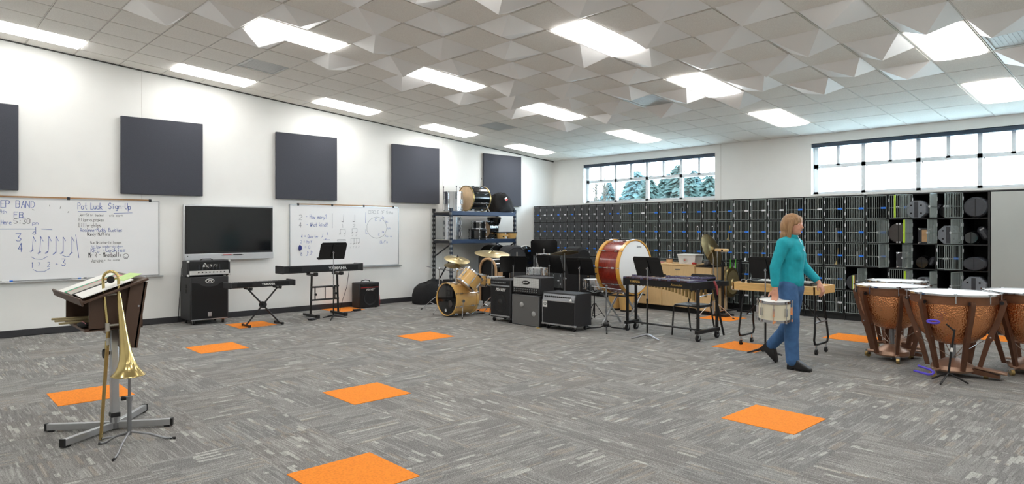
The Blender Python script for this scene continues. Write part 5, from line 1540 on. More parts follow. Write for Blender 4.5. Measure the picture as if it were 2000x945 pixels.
cymbal('upper of the two tilted crash cymbals at the left of the kit', (-9.99, 7.93, 1.0), .25, rx=1.5, ry=17)
cymbal('lower of the two tilted crash cymbals at the left of the kit', (-10.03, 7.97, .875), .26, rx=1.5, ry=10)
t = thing('cymbal_stand', 'chrome stand holding the ride cymbal behind the combo amplifier', 'cymbal stand', (-9.30, 8.22, 0)); tripod(t, 1.12, .34, spin=190)
MB().path([(0, 0, 1.1), (.005, 0, 1.17)], .006, 6).build('tilter', 'chrome', t)
cymbal('broad ride cymbal tilted to the right above the amplifiers', (-9.30, 8.22, 1.125), .33, rx=3.5, ry=10)
t = thing('hi_hat_stand', 'hi-hat stand with a long thin rod behind the combo amplifier', 'cymbal stand', (-9.24, 8.62, 0)); tripod(t, .80, .26, spin=70)
MB().cyl((0, 0, .78), (0, 0, 1.10), .004, n=6).build('pull_rod', 'chrome', t); MB().cyl((0, 0, .85), (0, 0, .89), .018, n=10).build('clutch', 'chrome', t)
MB().box(-.05, -.30, .012, .05, -.04, .022).build('pedal', 'dark_steel', t, False)
cymbal('small upper hi-hat cymbal behind the combo amplifier', (-9.24, 8.62, .825), .15)
c = cymbal('small lower hi-hat cymbal behind the combo amplifier', (-9.24, 8.62, .785), .15); c.rotation_euler = (PI, 0, 0)
drum('snare_drum', 'maple snare drum with a white head behind the combo amplifier', (-9.02, 8.05, .56), .165, .13, 'maple', 'drum_white', 'chrome', 8)
t = thing('snare_stand', 'chrome stand under the maple snare drum', 'drum hardware', (-9.02, 8.05, 0)); tripod(t, .52, .26, spin=200)
for k in range(3): a = R(30 + 120 * k); MB().path([(0, 0, .5), (.12 * math.cos(a), .12 * math.sin(a), .535), (.178 * math.cos(a), .178 * math.sin(a), .548)], .007, 6).build('basket_arm', 'chrome', t)
t = thing('drum_throne', 'round black drum stool behind the kit', 'stool', (-9.45, 9.35, 0)); tripod(t, .46, .2)
MB().lathe([(0, .46), (.15, .46), (.17, .475), (.17, .52), (.15, .54), (0, .545)], 24).build('seat', 'black_plastic', t)
t = thing('bass_pedal', 'chrome kick pedal at the back of the kit bass drum', 'drum hardware', (-9.36, 7.80, 0), 0)
MB().box(-.05, -.02, .0, .05, .26, .012).build('footboard', 'dark_steel', t, False); MB().path([(-.06, 0, 0), (-.06, 0, .22), (.06, 0, .22), (.06, 0, 0)], .008, 6).build('pedal_frame', 'chrome', t)

# chrome timbales and small drums behind the silver head
for x, y, z, r, h, lab in ((-7.92, 8.02, .80, .17, .10, 'shallow chrome drum standing behind the silver amplifier head'), (-8.42, 8.72, .88, .13, .23, 'deep chrome drum between two music stands')):
    drum('chrome_drum', lab, (x, y, z), r, h, 'chrome', 'drum_white', 'chrome', 8)
    t = thing('drum_stand', 'chrome stand under the %s' % lab.split(' standing')[0].split(' between')[0], 'drum hardware', (x, y, 0)); tripod(t, z - .04, .24)
    for k in range(3): a = R(30 + 120 * k); MB().path([(0, 0, z - .06), (r * .7 * math.cos(a), r * .7 * math.sin(a), z - .03), (r * 1.1 * math.cos(a), r * 1.1 * math.sin(a), z - .014)], .006, 6).build('basket_arm', 'chrome', t)
t = thing('cymbal_stand', 'steel stand of the dark cymbal left of the concert bass drum', 'cymbal stand', (-7.95, 8.75, 0)); tripod(t, 1.14, .30, m='steel')
cymbal('dark bronze cymbal in front of the narrow lockers, rising to the right', (-7.95, 8.75, 1.16), .25, rx=-4, ry=-10, m='cymbal_dark')
drum('snare_drum', 'chrome snare drum left of the concert bass drum', (-7.22, 8.70, .56), .18, .15, 'chrome', 'drum_white', 'chrome', 10)
t = thing('snare_stand', 'dark tripod stand under the chrome snare drum', 'drum hardware', (-7.22, 8.70, 0)); tripod(t, .50, .24, m='dark_steel', spin=260)
for k in range(3): a = R(30 + 120 * k); MB().path([(0, 0, .49), (.13 * math.cos(a), .13 * math.sin(a), .525), (.20 * math.cos(a), .20 * math.sin(a), .546)], .008, 6).build('basket_arm', 'chrome', t)
t = thing('percussion_stand', 'steel tripod stand with a black tray in front of the concert bass drum', 'stand', (-6.42, 8.02, 0))
MB().cyl((0, 0, .05), (0, 0, .69), .011, n=10).build('pole', 'steel', t); MB().ball((0, 0, .695), (.022, .022, .018), 10, 8).build('pole_cap', 'steel', t); MB().cyl((0, 0, .28), (0, 0, .34), .018, n=10).build('clamp', 'steel', t)
MB().cyl((-.33, .05, .665), (.30, -.02, .655), .008, n=8).build('tray_bar', 'chrome', t)
for a in (190, 310, 70): c_, s_ = math.cos(R(a)), math.sin(R(a)); g = MB().path([(0, 0, .10), (c_ * .10, s_ * .10, .05), (c_ * .34, s_ * .34, .012)], .010, 7).build('leg', 'dark_steel', t); MB().cyl((c_ * .31, s_ * .31, .014), (c_ * .355, s_ * .355, .012), .012, n=8).build('foot', 'rubber', g)
MB().lathe([(.03, .06), (.05, .07), (.05, .11), (.03, .13)], 12).build('hub', 'black_plastic', t)

# ================================================================ CONCERT PERCUSSION
t = drum('concert_bass_drum', 'big red concert bass drum with gold hoops on a folding stand', (-6.85, 8.72, .955), .43, .465, 'red_shell', 'drum_white', 'hoop_gold', 10, ry=90, hoop_h=.05, strip=False, cat='bass drum')
text_part('head_print', 'Remo', .05, 'ink_grey', t, (-.33, 0.10, .4655), rx=0, rz=90)
MB().at(0, -.432, .232, rx=90).cyl((0, 0, -.004), (0, 0, .006), .014, n=12).build('vent_grommet', 'brass_dull', t)
t = thing('bass_drum_stand', 'folding silver X-leg stand under the concert bass drum', 'drum stand', (-6.62, 8.72, 0))
for x in (-.25, .20):
    for s in (-1, 1):
        g = MB().cyl((x + s * .012, s * -.25, .02), (x + s * .012, s * .22, .545), .018, n=10).build('leg_tube', 'aluminium', t)
        MB().cyl((x + s * .012, s * -.262, .006), (x + s * .012, s * -.24, .032), .02, n=10).build('foot_cap', 'slot_light', g)
    MB().cyl((x - .03, 0, .285), (x + .03, 0, .285), .012, n=8).build('pivot', 'dark_steel', t)
for s in (-1, 1):
    MB().cyl((-.30, s * .225, .50), (.26, s * .225, .50), .014, n=8).build('side_rail', 'black_paint', t)
    MB().cyl((-.26, s * .12, .15), (.21, s * .12, .15), .008, n=8).build('stretcher', 'steel', t)
for x in (-.25, .2): MB().path([(x, -.22, .53), (x, -.12, .505), (x, 0, .497), (x, .12, .505), (x, .22, .53)], .012, 6).build('cradle_strap', 'black_matte', t)

# xylophone: narrow end left, wide end right
t = thing('xylophone', 'black-framed xylophone on casters with gold lettering', 'xylophone', (-5.65, 8.45, 0))
FL, FR, BL, BR = (-.65, -.165), (.60, -.28), (-.65, .12), (.66, .55)
def lerp(a, b, k): return (a[0] + (b[0] - a[0]) * k, a[1] + (b[1] - a[1]) * k)
def slab(p, q, th, z0, z1):
    dx, dy = q[0] - p[0], q[1] - p[1]; L = math.hypot(dx, dy); nx, ny = -dy / L * th, dx / L * th
    g = MB(); pts = [p, q, (q[0] + nx, q[1] + ny), (p[0] + nx, p[1] + ny)]
    return g.add([(x, y, z) for z in (z0, z1) for x, y in pts], [(0, 3, 2, 1), (4, 5, 6, 7), (0, 1, 5, 4), (1, 2, 6, 5), (2, 3, 7, 6), (3, 0, 4, 7)])
slab(FL, FR, .022, .72, .81).build('front_rail', 'black_paint', t, False); slab(BL, BR, .022, .72, .81).build('back_rail', 'black_paint', t, False)
slab(lerp(FL, BL, .5), lerp(FR, BR, .47), .02, .74, .80).build('middle_rail', 'black_paint', t, False)
slab((FL[0], FL[1] - .0), (BL[0], BL[1] + .02), -.03, .70, .82).build('end_board', 'black_paint', t, False)
slab((FR[0] + .0, FR[1] - .01), (BR[0] + .0, BR[1] - .14), -.03, .705, .815).build('end_board', 'black_paint', t, False)
slab((BR[0] - .02, BR[1] - .16), (BR[0] + .04, BR[1] + .03), -.03, .73, .80).build('end_board', 'black_paint', t, False)
nb = 22
for k in range(nb):
    f = (k + .5) / nb; a = lerp(FL, FR, f); m_ = lerp(lerp(FL, BL, .5), lerp(FR, BR, .47), f); b = lerp(BL, BR, f); w = .019
    o = MB().hull([(x + s, y, z) for (x, y) in ((a[0], a[1] - .005), (m_[0], m_[1] + .045)) for s in (-w, w) for z in (.815, .836)]).build('bar', 'bar_rosewood' if k % 3 else 'bar_violet', t, False)
    if k % 7 not in (2, 6) and k < nb - 1:
        f2 = (k + 1) / nb; m2 = lerp(lerp(FL, BL, .5), lerp(FR, BR, .47), f2); b2 = lerp(BL, BR, f2)
        MB().hull([(x + s, y, z) for (x, y) in ((m2[0], m2[1] + .025), (b2[0], b2[1] + .0)) for s in (-w, w) for z in (.838, .858)]).build('bar', 'bar_violet', t, False)
for k in range(nb):
    f = (k + .5) / nb; h = .012 + .20 * f ** 3
    a = lerp(lerp(FL, BL, .28), lerp(FR, BR, .26), f); MB().cyl((a[0], a[1], .715 - h), (a[0], a[1], .735), .0185, n=10).build('resonator_tube', 'brass_dull', t)
    if k > 12 and k % 7 not in (2, 6): a = lerp(lerp(FL, BL, .75), lerp(FR, BR, .75), f); MB().cyl((a[0], a[1], .715 - h), (a[0], a[1], .735), .0185, n=10).build('resonator_tube', 'brass_dull', t)
ang = math.degrees(math.atan2(FR[1] - FL[1], FR[0] - FL[0]))
text_part('maker_lettering', 'YAMAHA', .05, 'gold_print', t, (FL[0] + .24, FL[1] - .024, .768), rz=ang, bold=.001)
text_part('model_lettering', 'Acoustalon', .045, 'gold_print', t, (FL[0] + 1.02, FL[1] - .097, .765), rz=ang, shear=.3)
for (x, ya, yb) in ((-.57, -.16, .06), (.73, -.28, .23)):
    for y in (ya, yb): MB().box(x - .018, y - .014, .12, x + .018, y + .014, .73).build('post', 'black_paint', t, False)
    MB().box(x - .025, ya - .05, .105, x + .025, yb + .05, .155, .004).build('base_bar', 'black_paint', t)
    for y in (ya, yb):
        g = MB().cyl((x - .015, y, .05), (x + .015, y, .05), .05, n=18).build('caster', 'rubber', t); MB().cyl((x - .017, y, .05), (x + .017, y, .05), .018, n=10).box(x - .024, y - .018, .05, x + .024, y + .018, .11).build('fork', 'chrome', g, False)
MB().cyl((-.57, -.05, .13), (.73, -.06, .13), .014, n=8).build('stretcher', 'black_paint', t)
MB().cyl((.72, -.26, .62), (.72, .24, .66), .007, n=8).build('tie_rod', 'chrome', t)
MB().cyl((.80, .30, .04), (.72, .16, .72), .016, n=8).build('stay', 'black_paint', t)
MB().path([(.70, .20, .82), (.73, .22, .74), (.75, .21, .62)], [.016, .02, .008], 7).build('cord_bundle', 'tape_red', t)

# chair behind the xylophone
t = thing('stacking_chair', 'black stacking chair behind the right end of the xylophone', 'chair', (-5.30, 8.66, 0))
g = MB().hull([(x, y, z) for x, y in ((-.20, -.18), (-.17, -.21), (.17, -.21), (.20, -.18), (.20, .20), (-.20, .20)) for z in (.435, .458)]); g.build('seat', 'black_plastic', t)
g = MB(); n = 9; vs = []
for z, w, yo in ((.61, .19, .25), (.70, .215, .275), (.83, .215, .30), (.885, .19, .31)):
    for k in range(n): a = -1 + 2 * k / (n - 1); vs.append((w * a, yo - .03 * a * a, z))
m_ = len(vs); vs += [(x, y + .012, z) for x, y, z in vs]
fs = [(i * n + k, i * n + k + 1, (i + 1) * n + k + 1, (i + 1) * n + k) for i in range(3) for k in range(n - 1)]
fs += [tuple(m_ + q for q in reversed(f)) for f in fs]
rim = [k for k in range(n)] + [i * n + n - 1 for i in range(1, 4)] + [3 * n + k for k in range(n - 2, -1, -1)] + [i * n for i in (2, 1)]
fs += [(rim[k], m_ + rim[k], m_ + rim[(k + 1) % len(rim)], rim[(k + 1) % len(rim)]) for k in range(len(rim))]
g.add(vs, fs).build('backrest', 'black_plastic', t)
for s in (-1, 1):
    MB().path([(s * .21, -.23, .0), (s * .20, -.20, .42), (s * .195, -.17, .44)], .0125, 8).build('leg', 'black_paint', t)
    MB().path([(s * .21, .28, .0), (s * .19, .17, .43), (s * .185, .235, .60), (s * .18, .27, .70)], .0125, 8).build('leg', 'black_paint', t)
    MB().cyl((s * .19, -.18, .43), (s * .19, .17, .43), .010, n=8).build('side_rail', 'black_paint', t)

# maple percussion cabinet with things on top
t = thing('percussion_cabinet', 'long light maple percussion cabinet with two doors, behind the xylophone', 'cabinet', (-8.0, 10.82, 0))
MB().box(0, 0, .10, 1.43, .60, .885).build('body', 'cabinet_wood', t, False); MB().box(.03, .05, .0, 1.40, .57, .10).build('plinth', 'black_matte', t, False); MB().box(-.012, -.018, .885, 1.442, .612, .91, .004).build('top_board', 'maple_light', t)
for a, b in ((.01, .70), (.715, 1.42)): d = MB().box(a, -.018, .11, b, .0, .878).build('door', 'cabinet_wood', t, False); MB().box((a + b) / 2 - .05, -.028, .80, (a + b) / 2 + .05, -.018, .815).build('handle', 'steel', d, False)
t = thing('percussion_cabinet', 'narrow light maple cabinet unit at the right of the long one', 'cabinet', (-6.56, 10.82, 0))
MB().box(0, 0, .07, .32, .56, .87).build('body', 'cabinet_wood', t, False); MB().box(.02, .04, 0, .30, .54, .07).build('plinth', 'black_matte', t, False); MB().box(-.002, -.01, .87, .328, .56, .892, .003).build('top_board', 'black_matte', t)
MB().box(.008, -.016, .08, .313, 0, .862).build('door', 'cabinet_wood', t, False)
t = thing('storage_box', 'white plastic storage box with a lid on the maple cabinet', 'box', (-6.80, 11.02, .911))
MB().hull([(sx * w, sy * d, z) for sx in (-1, 1) for sy in (-1, 1) for w, d, z in ((.165, .12, 0), (.19, .14, .16))]).build('tub', 'white_plastic', t); MB().box(-.2, -.15, .158, .2, .15, .185, .006).build('lid', 'white_plastic', t)
MB().at(-.03, -.137, .075, rx=84).lathe([(0, 0), (.045, 0)], 18).build('sticker', 'paper_grey', t); MB().at(-.03, -.1385, .075, rx=84).lathe([(0, 0), (.012, 0)], 12).build('sticker_mark', 'red_plastic', t)
t = thing('wooden_jar', 'small brown wooden jar on the maple cabinet', 'jar', (-7.28, 11.05, .911)); MB().lathe([(.0, 0), (.055, 0), (.062, .03), (.058, .07), (.0, .07)], 18).build('jar_body', 'torn_wood_and_glint', t); MB().lathe([(.062, .07), (.064, .085), (0, .09)], 18).build('jar_lid', 'brown_laminate', t)
t = thing('red_cloth', 'small crumpled red cloth beside the white storage box', 'cloth', (-6.64, 10.87, .911)); MB().ball((0, 0, .02), (.035, .03, .022), 10, 7).ball((.03, .01, .016), (.025, .03, .018), 8, 6).build('cloth', 'red_plastic', t)
o = tag(MB().box(-.16, -.1, 0, .16, .1, .012, .002).build('pink_book', 'paper_pink'), 'flat pink book on the left part of the maple cabinet', 'book'); o.location = (-7.60, 11.02, .911)
t = thing('metal_pot', 'small steel pot at the foot of the large tilted cymbal', 'pot', (-6.42, 11.0, .893)); MB().lathe([(0, 0), (.06, 0), (.07, .02), (.07, .09), (.064, .09), (.062, .02), (0, .012)], 20).build('pot_body', 'steel', t); MB().torus(.068, .005, 20, 5, .09).build('pot_rim', 'chrome', t)
t = thing('cymbal_stand', 'chrome double-braced stand carrying the large tilted cymbal', 'cymbal stand', (-6.08, 10.60, 0)); tripod(t, 1.05, .36, spin=250)
MB().path([(0, 0, 1.04), (-.10, .14, 1.14), (-.16, .20, 1.17)], .008, 7).build('boom', 'chrome', t)
cymbal('large dark suspended cymbal tilted almost upright above the maple cabinet', (-6.24, 10.86, 1.20), .31, rx=-2, ry=68, m='cymbal_dark')
t = thing('wood_block_stand', 'light wooden block on two chrome posts beside the large cymbal', 'stand', (-6.06, 10.86, 0))
MB().box(-.12, -.045, 1.165, .12, .045, 1.215, .006).build('wood_block', 'maple_light', t); MB().cyl((.03, -.046, 1.19), (.03, -.04, 1.19), .02, n=10).build('sound_slot', 'black_matte', t)
for x in (-.09, .08): MB().cyl((x, 0, .05), (x, 0, 1.17), .010, n=8).build('post', 'chrome', t)
MB().box(-.13, -.10, 0, .13, .10, .05, .006).build('foot_plate', 'dark_steel', t)
# gong
t = thing('gong', 'bronze gong with a dark rim hanging from green straps', 'gong', (-6.13, 11.40, .58)); t.rotation_euler = (0, R(90), 0)
MB().lathe([(0, .02), (.06, .016), (.075, .0), (.17, .0), (.22, -.004)], 36).build('face', 'cymbal_bronze', t); MB().lathe([(.22, -.004), (.26, -.01), (.285, -.035), (.29, -.07), (.28, -.07), (.273, -.04), (.2, -.014), (0, .008)], 36).build('rim', 'cymbal_dark', t)
t = thing('gong_stand', 'dark square gong frame standing in front of the lockers', 'gong stand', (-6.16, 11.40, 0))
for y in (-.33, .33): MB().box(-.018, y - .018, .03, .018, y + .018, .985).build('post', 'dark_steel', t, False); MB().box(-.07, y - .016, .0, .22, y + .016, .034, .004).build('foot', 'dark_steel', t)
MB().box(-.02, -.36, .965, .02, .36, 1.0, .004).build('top_bar', 'dark_steel', t); MB().box(-.014, -.33, .05, .014, .33, .075).build('lower_bar', 'dark_steel', t, False)
for y in (-.10, .10): MB().box(.022, y - .007, .84, .030, y + .007, 1.004).build('strap', 'strap_green', t, False)
t = thing('gong_mallet', 'white-headed gong mallet resting by the gong', 'mallet', (-6.02, 11.18, .50)); MB().cyl((0, 0, 0), (.11, 0, .0), .045, n=16).build('mallet_head', 'drum_white', t); MB().cyl((.0, 0, 0), (-.10, .2, .0), .010, n=8).build('handle', 'maple', t)
# congas
for x, y, r, lab in ((-8.02, 10.30, .145, 'left tan conga drum behind the concert bass drum stand'), (-7.70, 10.22, .15, 'right tan conga drum behind the concert bass drum stand')):
    t = thing('conga_drum', lab, 'drum', (x, y, 0), 0, 'conga drums')
    MB().lathe([(r * .72, .0), (r * .80, .10), (r * 1.02, .34), (r * 1.1, .46), (r * 1.02, .62), (r * .9, .70)], 28).build('shell', 'maple', t); MB().lathe([(r * .9, .66), (r * 1.02, .67), (r * 1.02, .715), (r * .9, .72), (0, .72)], 28).build('head', 'drum_tan', t)
    for k in range(6): a = R(60 * k); MB().cyl((r * 1.04 * math.cos(a), r * 1.04 * math.sin(a), .69), (r * 1.12 * math.cos(a), r * 1.12 * math.sin(a), .52), .006, n=6).build('lug', 'chrome', t)
    MB().lathe([(r * .722, 0), (r * .74, 0), (r * .76, .03), (r * .742, .03)], 28).build('base_ring', 'dark_steel', t)

# wooden trap table
t = thing('trap_table', 'wooden percussion table on black folding legs with casters', 'table', (-3.90, 8.55, 0))
f = MB()
MB().box(-.545, -.29, .835, .545, .29, .850).build('table_top', 'maple_light', t, False)
for a in ((-.545, -.30, .545, -.275), (-.545, .275, .545, .30)): MB().box(a[0], a[1], .757, a[2], a[3], .856).build('long_side', 'table_wood', t, False)
for a in ((-.55, -.30, -.525, .30), (.525, -.30, .55, .30)): MB().box(a[0], a[1], .757, a[2], a[3], .857).build('short_side', 'table_wood', t, False)
for s in (-1, 1):
    x = s * .47; xb = s * .50
    MB().path([(x, -.12, .765), (xb, -.19, .30), (xb, -.215, .19), (xb, -.19, .135), (xb, -.13, .125), (xb, .13, .125), (xb, .19, .135), (xb, .215, .19), (xb, .19, .30), (x, .12, .765)], .0135, 8).build('leg_frame', 'black_paint', t)
    MB().cyl((xb, -.185, .40), (xb, .185, .40), .009, n=8).build('leg_brace', 'steel', t)
    MB().cyl((xb, 0, .40), (s * .16, 0, .75), .009, n=8).build('folding_stay', 'black_paint', t)
    for y in (-.15, .15):
        g = MB().cyl((xb - .012, y, .034), (xb + .012, y, .034), .034, n=16).build('caster', 'rubber', t); MB().cyl((xb, y, .05), (xb, y, .13), .012, n=8).box(xb - .019, y - .012, .034, xb + .019, y + .012, .06).build('caster_stem', 'chrome', g, False)
t = thing('black_tray', 'flat black tray with papers on the wooden table', 'tray', (-3.92, 8.58, .851)); MB().box(-.36, -.17, 0, .46, .17, .03, .006).build('tray_body', 'black_plastic', t); MB().box(-.36, -.17, .03, -.34, .17, .045).box(.44, -.17, .03, .46, .17, .045).build('tray_rim', 'black_plastic', t, False)
o = tag(MB().box(-.15, -.10, 0, .15, .10, .006).build('paper_sheet', 'paper', None, False), 'white sheet on the black tray, left half of the table', 'paper'); o.location = (-4.06, 8.58, .882); o.rotation_euler = (0, 0, R(8))
o = tag(MB().box(-.12, -.09, 0, .12, .09, .012).build('paper_stack', 'paper_grey', None, False), 'small stack of grey papers at the right end of the tray', 'paper'); o.location = (-3.62, 8.58, .882); o.rotation_euler = (0, 0, R(-6))
for k, (x, lab) in enumerate(((-4.34, 'black castanet at the left corner of the table'), (-4.27, 'black castanet second from the left on the table'))):
    t = thing('castanet', lab, 'percussion', (x, 8.34 + .02 * k, .851), 20 * k); MB().ball((0, 0, .016), (.032, .03, .016), 12, 7).build('lower_shell', 'black_paint', t); MB().ball((.004, 0, .036), (.032, .03, .014), 12, 7).build('upper_shell', 'black_paint', t)

# ================================================================ TIMPANI
def timpano(label, loc, r, rz, zt=.89, pedal=True):
    t = thing('timpano', label, 'timpani', (loc[0], loc[1], 0), rz, 'copper timpani')
    zb = zt - .10; bd = r * 1.12
    prof = [(0.001, zb - bd), (r * .28, zb - bd * .985), (r * .52, zb - bd * .90), (r * .72, zb - bd * .74), (r * .86, zb - bd * .50), (r * .94, zb - bd * .24), (r * .965, zb)]
    MB().lathe(prof, 48).build('bowl', 'copper_bowl', t)
    MB().lathe([(r * .965, zb - .004), (r * .985, zb), (r * .985, zt - .03), (r * 1.0, zt - .028), (r * 1.0, zt - .01)], 48).build('collar', 'copper_band', t)
    MB().lathe([(0, zt), (r * .95, zt), (r * 1.02, zt - .004)], 48).build('head', 'drum_white', t)
    MB().lathe([(r * 1.0, zt - .012), (r * 1.045, zt - .012), (r * 1.045, zt + .006), (r * 1.02, zt + .006)], 48).build('hoop', 'chrome', t)
    for k in range(8):
        a = 2 * PI * k / 8 + .2; c_, s_ = math.cos(a) * r * 1.05, math.sin(a) * r * 1.05
        MB().cyl((c_, s_, zt - .085), (c_, s_, zt + .012), .006, n=7).box(c_ - .016, s_ - .016, zt + .002, c_ + .016, s_ + .016, zt + .014).build('tension_rod', 'chrome', t)
    for k in range(6):
        a = 2 * PI * (k + .5) / 6; c_, s_ = math.cos(a), math.sin(a)
        P = [(1.02, zt - .075, .020), (1.085, zt - .06, .024), (1.10, zt - .10, .026), (1.0, zt - .25, .025), (.84, .47, .026), (.81, .425, .032), (.755, .37, .025), (.60, .13, .022), (.58, .085, .020)]
        g = MB(); vs = []
        for rr, z, w in P:
            x, y = c_ * r * rr, s_ * r * rr
            for du, dv in ((-1, -1), (1, -1), (1, 1), (-1, 1)): vs.append((x - s_ * du * w * .8 + c_ * dv * w, y + c_ * du * w * .8 + s_ * dv * w, z))
        n = len(P); fs = [(i * 4 + j, i * 4 + (j + 1) % 4, (i + 1) * 4 + (j + 1) % 4, (i + 1) * 4 + j) for i in range(n - 1) for j in range(4)] + [(0, 1, 2, 3), ((n - 1) * 4 + 3, (n - 1) * 4 + 2, (n - 1) * 4 + 1, (n - 1) * 4)]
        st = g.add(vs, fs).build('strut', 'strut_bronze', t)
        MB().at(c_ * r * .825, s_ * r * .825, .44, rz=math.degrees(a)).cyl((0, -.028, 0), (0, .028, 0), .008, n=8).build('strut_bolt', 'chrome', st)
        MB().at(c_ * r * 1.06, s_ * r * 1.06, zt - .085, rz=math.degrees(a)).cyl((0, -.024, 0), (0, .024, 0), .02, n=10).build('strut_cap', 'dark_steel', st)
    for k in range(4): a = 2 * PI * k / 4 + .5; MB().cyl((math.cos(a) * .03, math.sin(a) * .03, .20), (math.cos(a) * r * .8, math.sin(a) * r * .8, .40), .004, n=6).build('tuning_link', 'chrome', t)
    MB().cyl((0, 0, .16), (0, 0, zb - bd + .02), .028, n=12).build('centre_shaft', 'steel', t)
    MB().lathe([(0.001, .19), (.06, .185), (r * .32, .15), (r * .48, .115), (r * .52, .075), (r * .48, .055), (0.001, .055)], 12).build('base_casting', 'base_bronze', t)
    for k in range(3):
        a = R(30 + 120 * k); x, y = math.cos(a) * r * .72, math.sin(a) * r * .72
        MB().path([(x * .6, y * .6, .085), (x, y, .075)], .024, 6).build('base_arm', 'base_bronze', t)
        g = MB().at(x, y, .034, rz=40 * k).cyl((-.016, 0, 0), (.016, 0, 0), .034, n=16).build('caster', 'brass_dull', t); MB().at(x, y, .034, rz=40 * k).box(-.022, -.014, .0, .022, .014, .05).build('fork', 'chrome', g, False)
    if pedal:
        MB().at(0, -.0, 0, rz=-90).hull([(x, y, z) for x, w, z0, z1 in ((r * .4, .07, .05, .11), (r * 1.02, .055, .025, .055)) for y in (-w, w) for z in (z0, z1)]).build('pedal_arm', 'strut_bronze', t)
        MB().at(0, -r * .80, .085, rz=-90, ry=8).box(-.13, -.05, 0, .15, .05, .022, .006).build('pedal_plate', 'base_bronze', t)
    return t
timpano('copper timpano nearest the camera, with the purple hook at its base', (-1.93, 8.33), .405, 95)
timpano('copper timpano beside the wooden table, left of the nearest one', (-2.66, 8.78), .375, 150)
timpano('smallest copper timpano, mostly hidden behind the other two', (-2.86, 9.62), .33, 60)
timpano('copper timpano cut off by the right edge of the picture', (-1.36, 9.03), .42, 215)
t = thing('mallet_stand', 'thin black tripod with purple hooks in front of the nearest timpano', 'stand', (-1.86, 7.86, 0))
MB().path([(0, 0, .09), (.02, .01, .30), (.05, .02, .55)], .010, 8).build('pole', 'black_paint', t); MB().path([(.022, .011, .32), (.028, .014, .36)], .012, 8).build('grip_tape', 'paper', t)
for a in (-100, 20, 160): c_, s_ = math.cos(R(a)), math.sin(R(a)); MB().path([(0, 0, .10), (c_ * .08, s_ * .08, .06), (c_ * .17, s_ * .17, .010)], .009, 7).build('leg', 'black_paint', t)
MB().cyl((.05, .02, .53), (-.02, .0, .60), .008, n=7).build('boom', 'black_paint', t)
g = MB(); g.path([(-.02 - .055 + .055 * math.cos(2 * PI * k / 14) - .06, .0, .612 + .016 * math.sin(2 * PI * k / 14)) for k in range(14)], .011, 6, closed=True); g.build('upper_hook', 'purple', t)
g = MB().path([(-.30, -.04, .085), (-.16, -.09, .075), (-.12, -.10, .085), (-.11, -.07, .10), (-.15, -.03, .115), (-.28, .03, .13)], .012, 7); g.build('lower_hook', 'purple', t)

# ================================================================ WALKING PERSON
def fuse(o, vox, it=4):
    m = o.modifiers.new('fuse', 'REMESH'); m.mode = 'VOXEL'; m.voxel_size = vox; m.use_smooth_shade = True
    s = o.modifiers.new('soften', 'SMOOTH'); s.factor = .5; s.iterations = it
    return o
def limb(g, pts):
    """tapered chain: (x, y, z, radius)"""
    for p, q in zip(pts, pts[1:]):
        g.cyl(p[:3], q[:3], p[3], q[3], 16)
    for p in pts: g.ball(p[:3], p[3], 16, 10)
P0 = (-3.30, 7.45, 0)
person = thing('person', 'person in teal sweater and jeans walking right, carrying a cream drum', 'person', P0)
g = MB()
limb(g, [(0, 0, .95, .125), (0, 0, 1.12, .115), (.005, 0, 1.30, .13), (-.005, 0, 1.40, .085), (.01, 0, 1.47, .052), (.025, 0, 1.535, .05)])
for s in (-1, 1): limb(g, [(-.005, s * .05, 1.385, .072), (-.01, s * .155, 1.385, .05)])
RA = [(-.01, -.17, 1.395, .055), (-.075, -.235, 1.14, .042), (-.06, -.262, .90, .028)]
LA = [(-.01, .17, 1.395, .055), (.035, .235, 1.15, .042), (.215, .23, .965, .028)]
limb(g, RA); limb(g, LA)
RL = [(0, -.085, .90, .10), (.06, -.095, .50, .066), (.05, -.10, .34, .062), (.075, -.11, .09, .042), (.12, -.11, .045, .04), (.22, -.11, .03, .03)]
LL = [(0, .085, .90, .10), (-.04, .095, .50, .066), (-.13, .10, .36, .060), (-.29, .11, .20, .042), (-.29, .11, .122, .034), (-.238, .11, .050, .026)]
limb(g, RL); limb(g, LL)
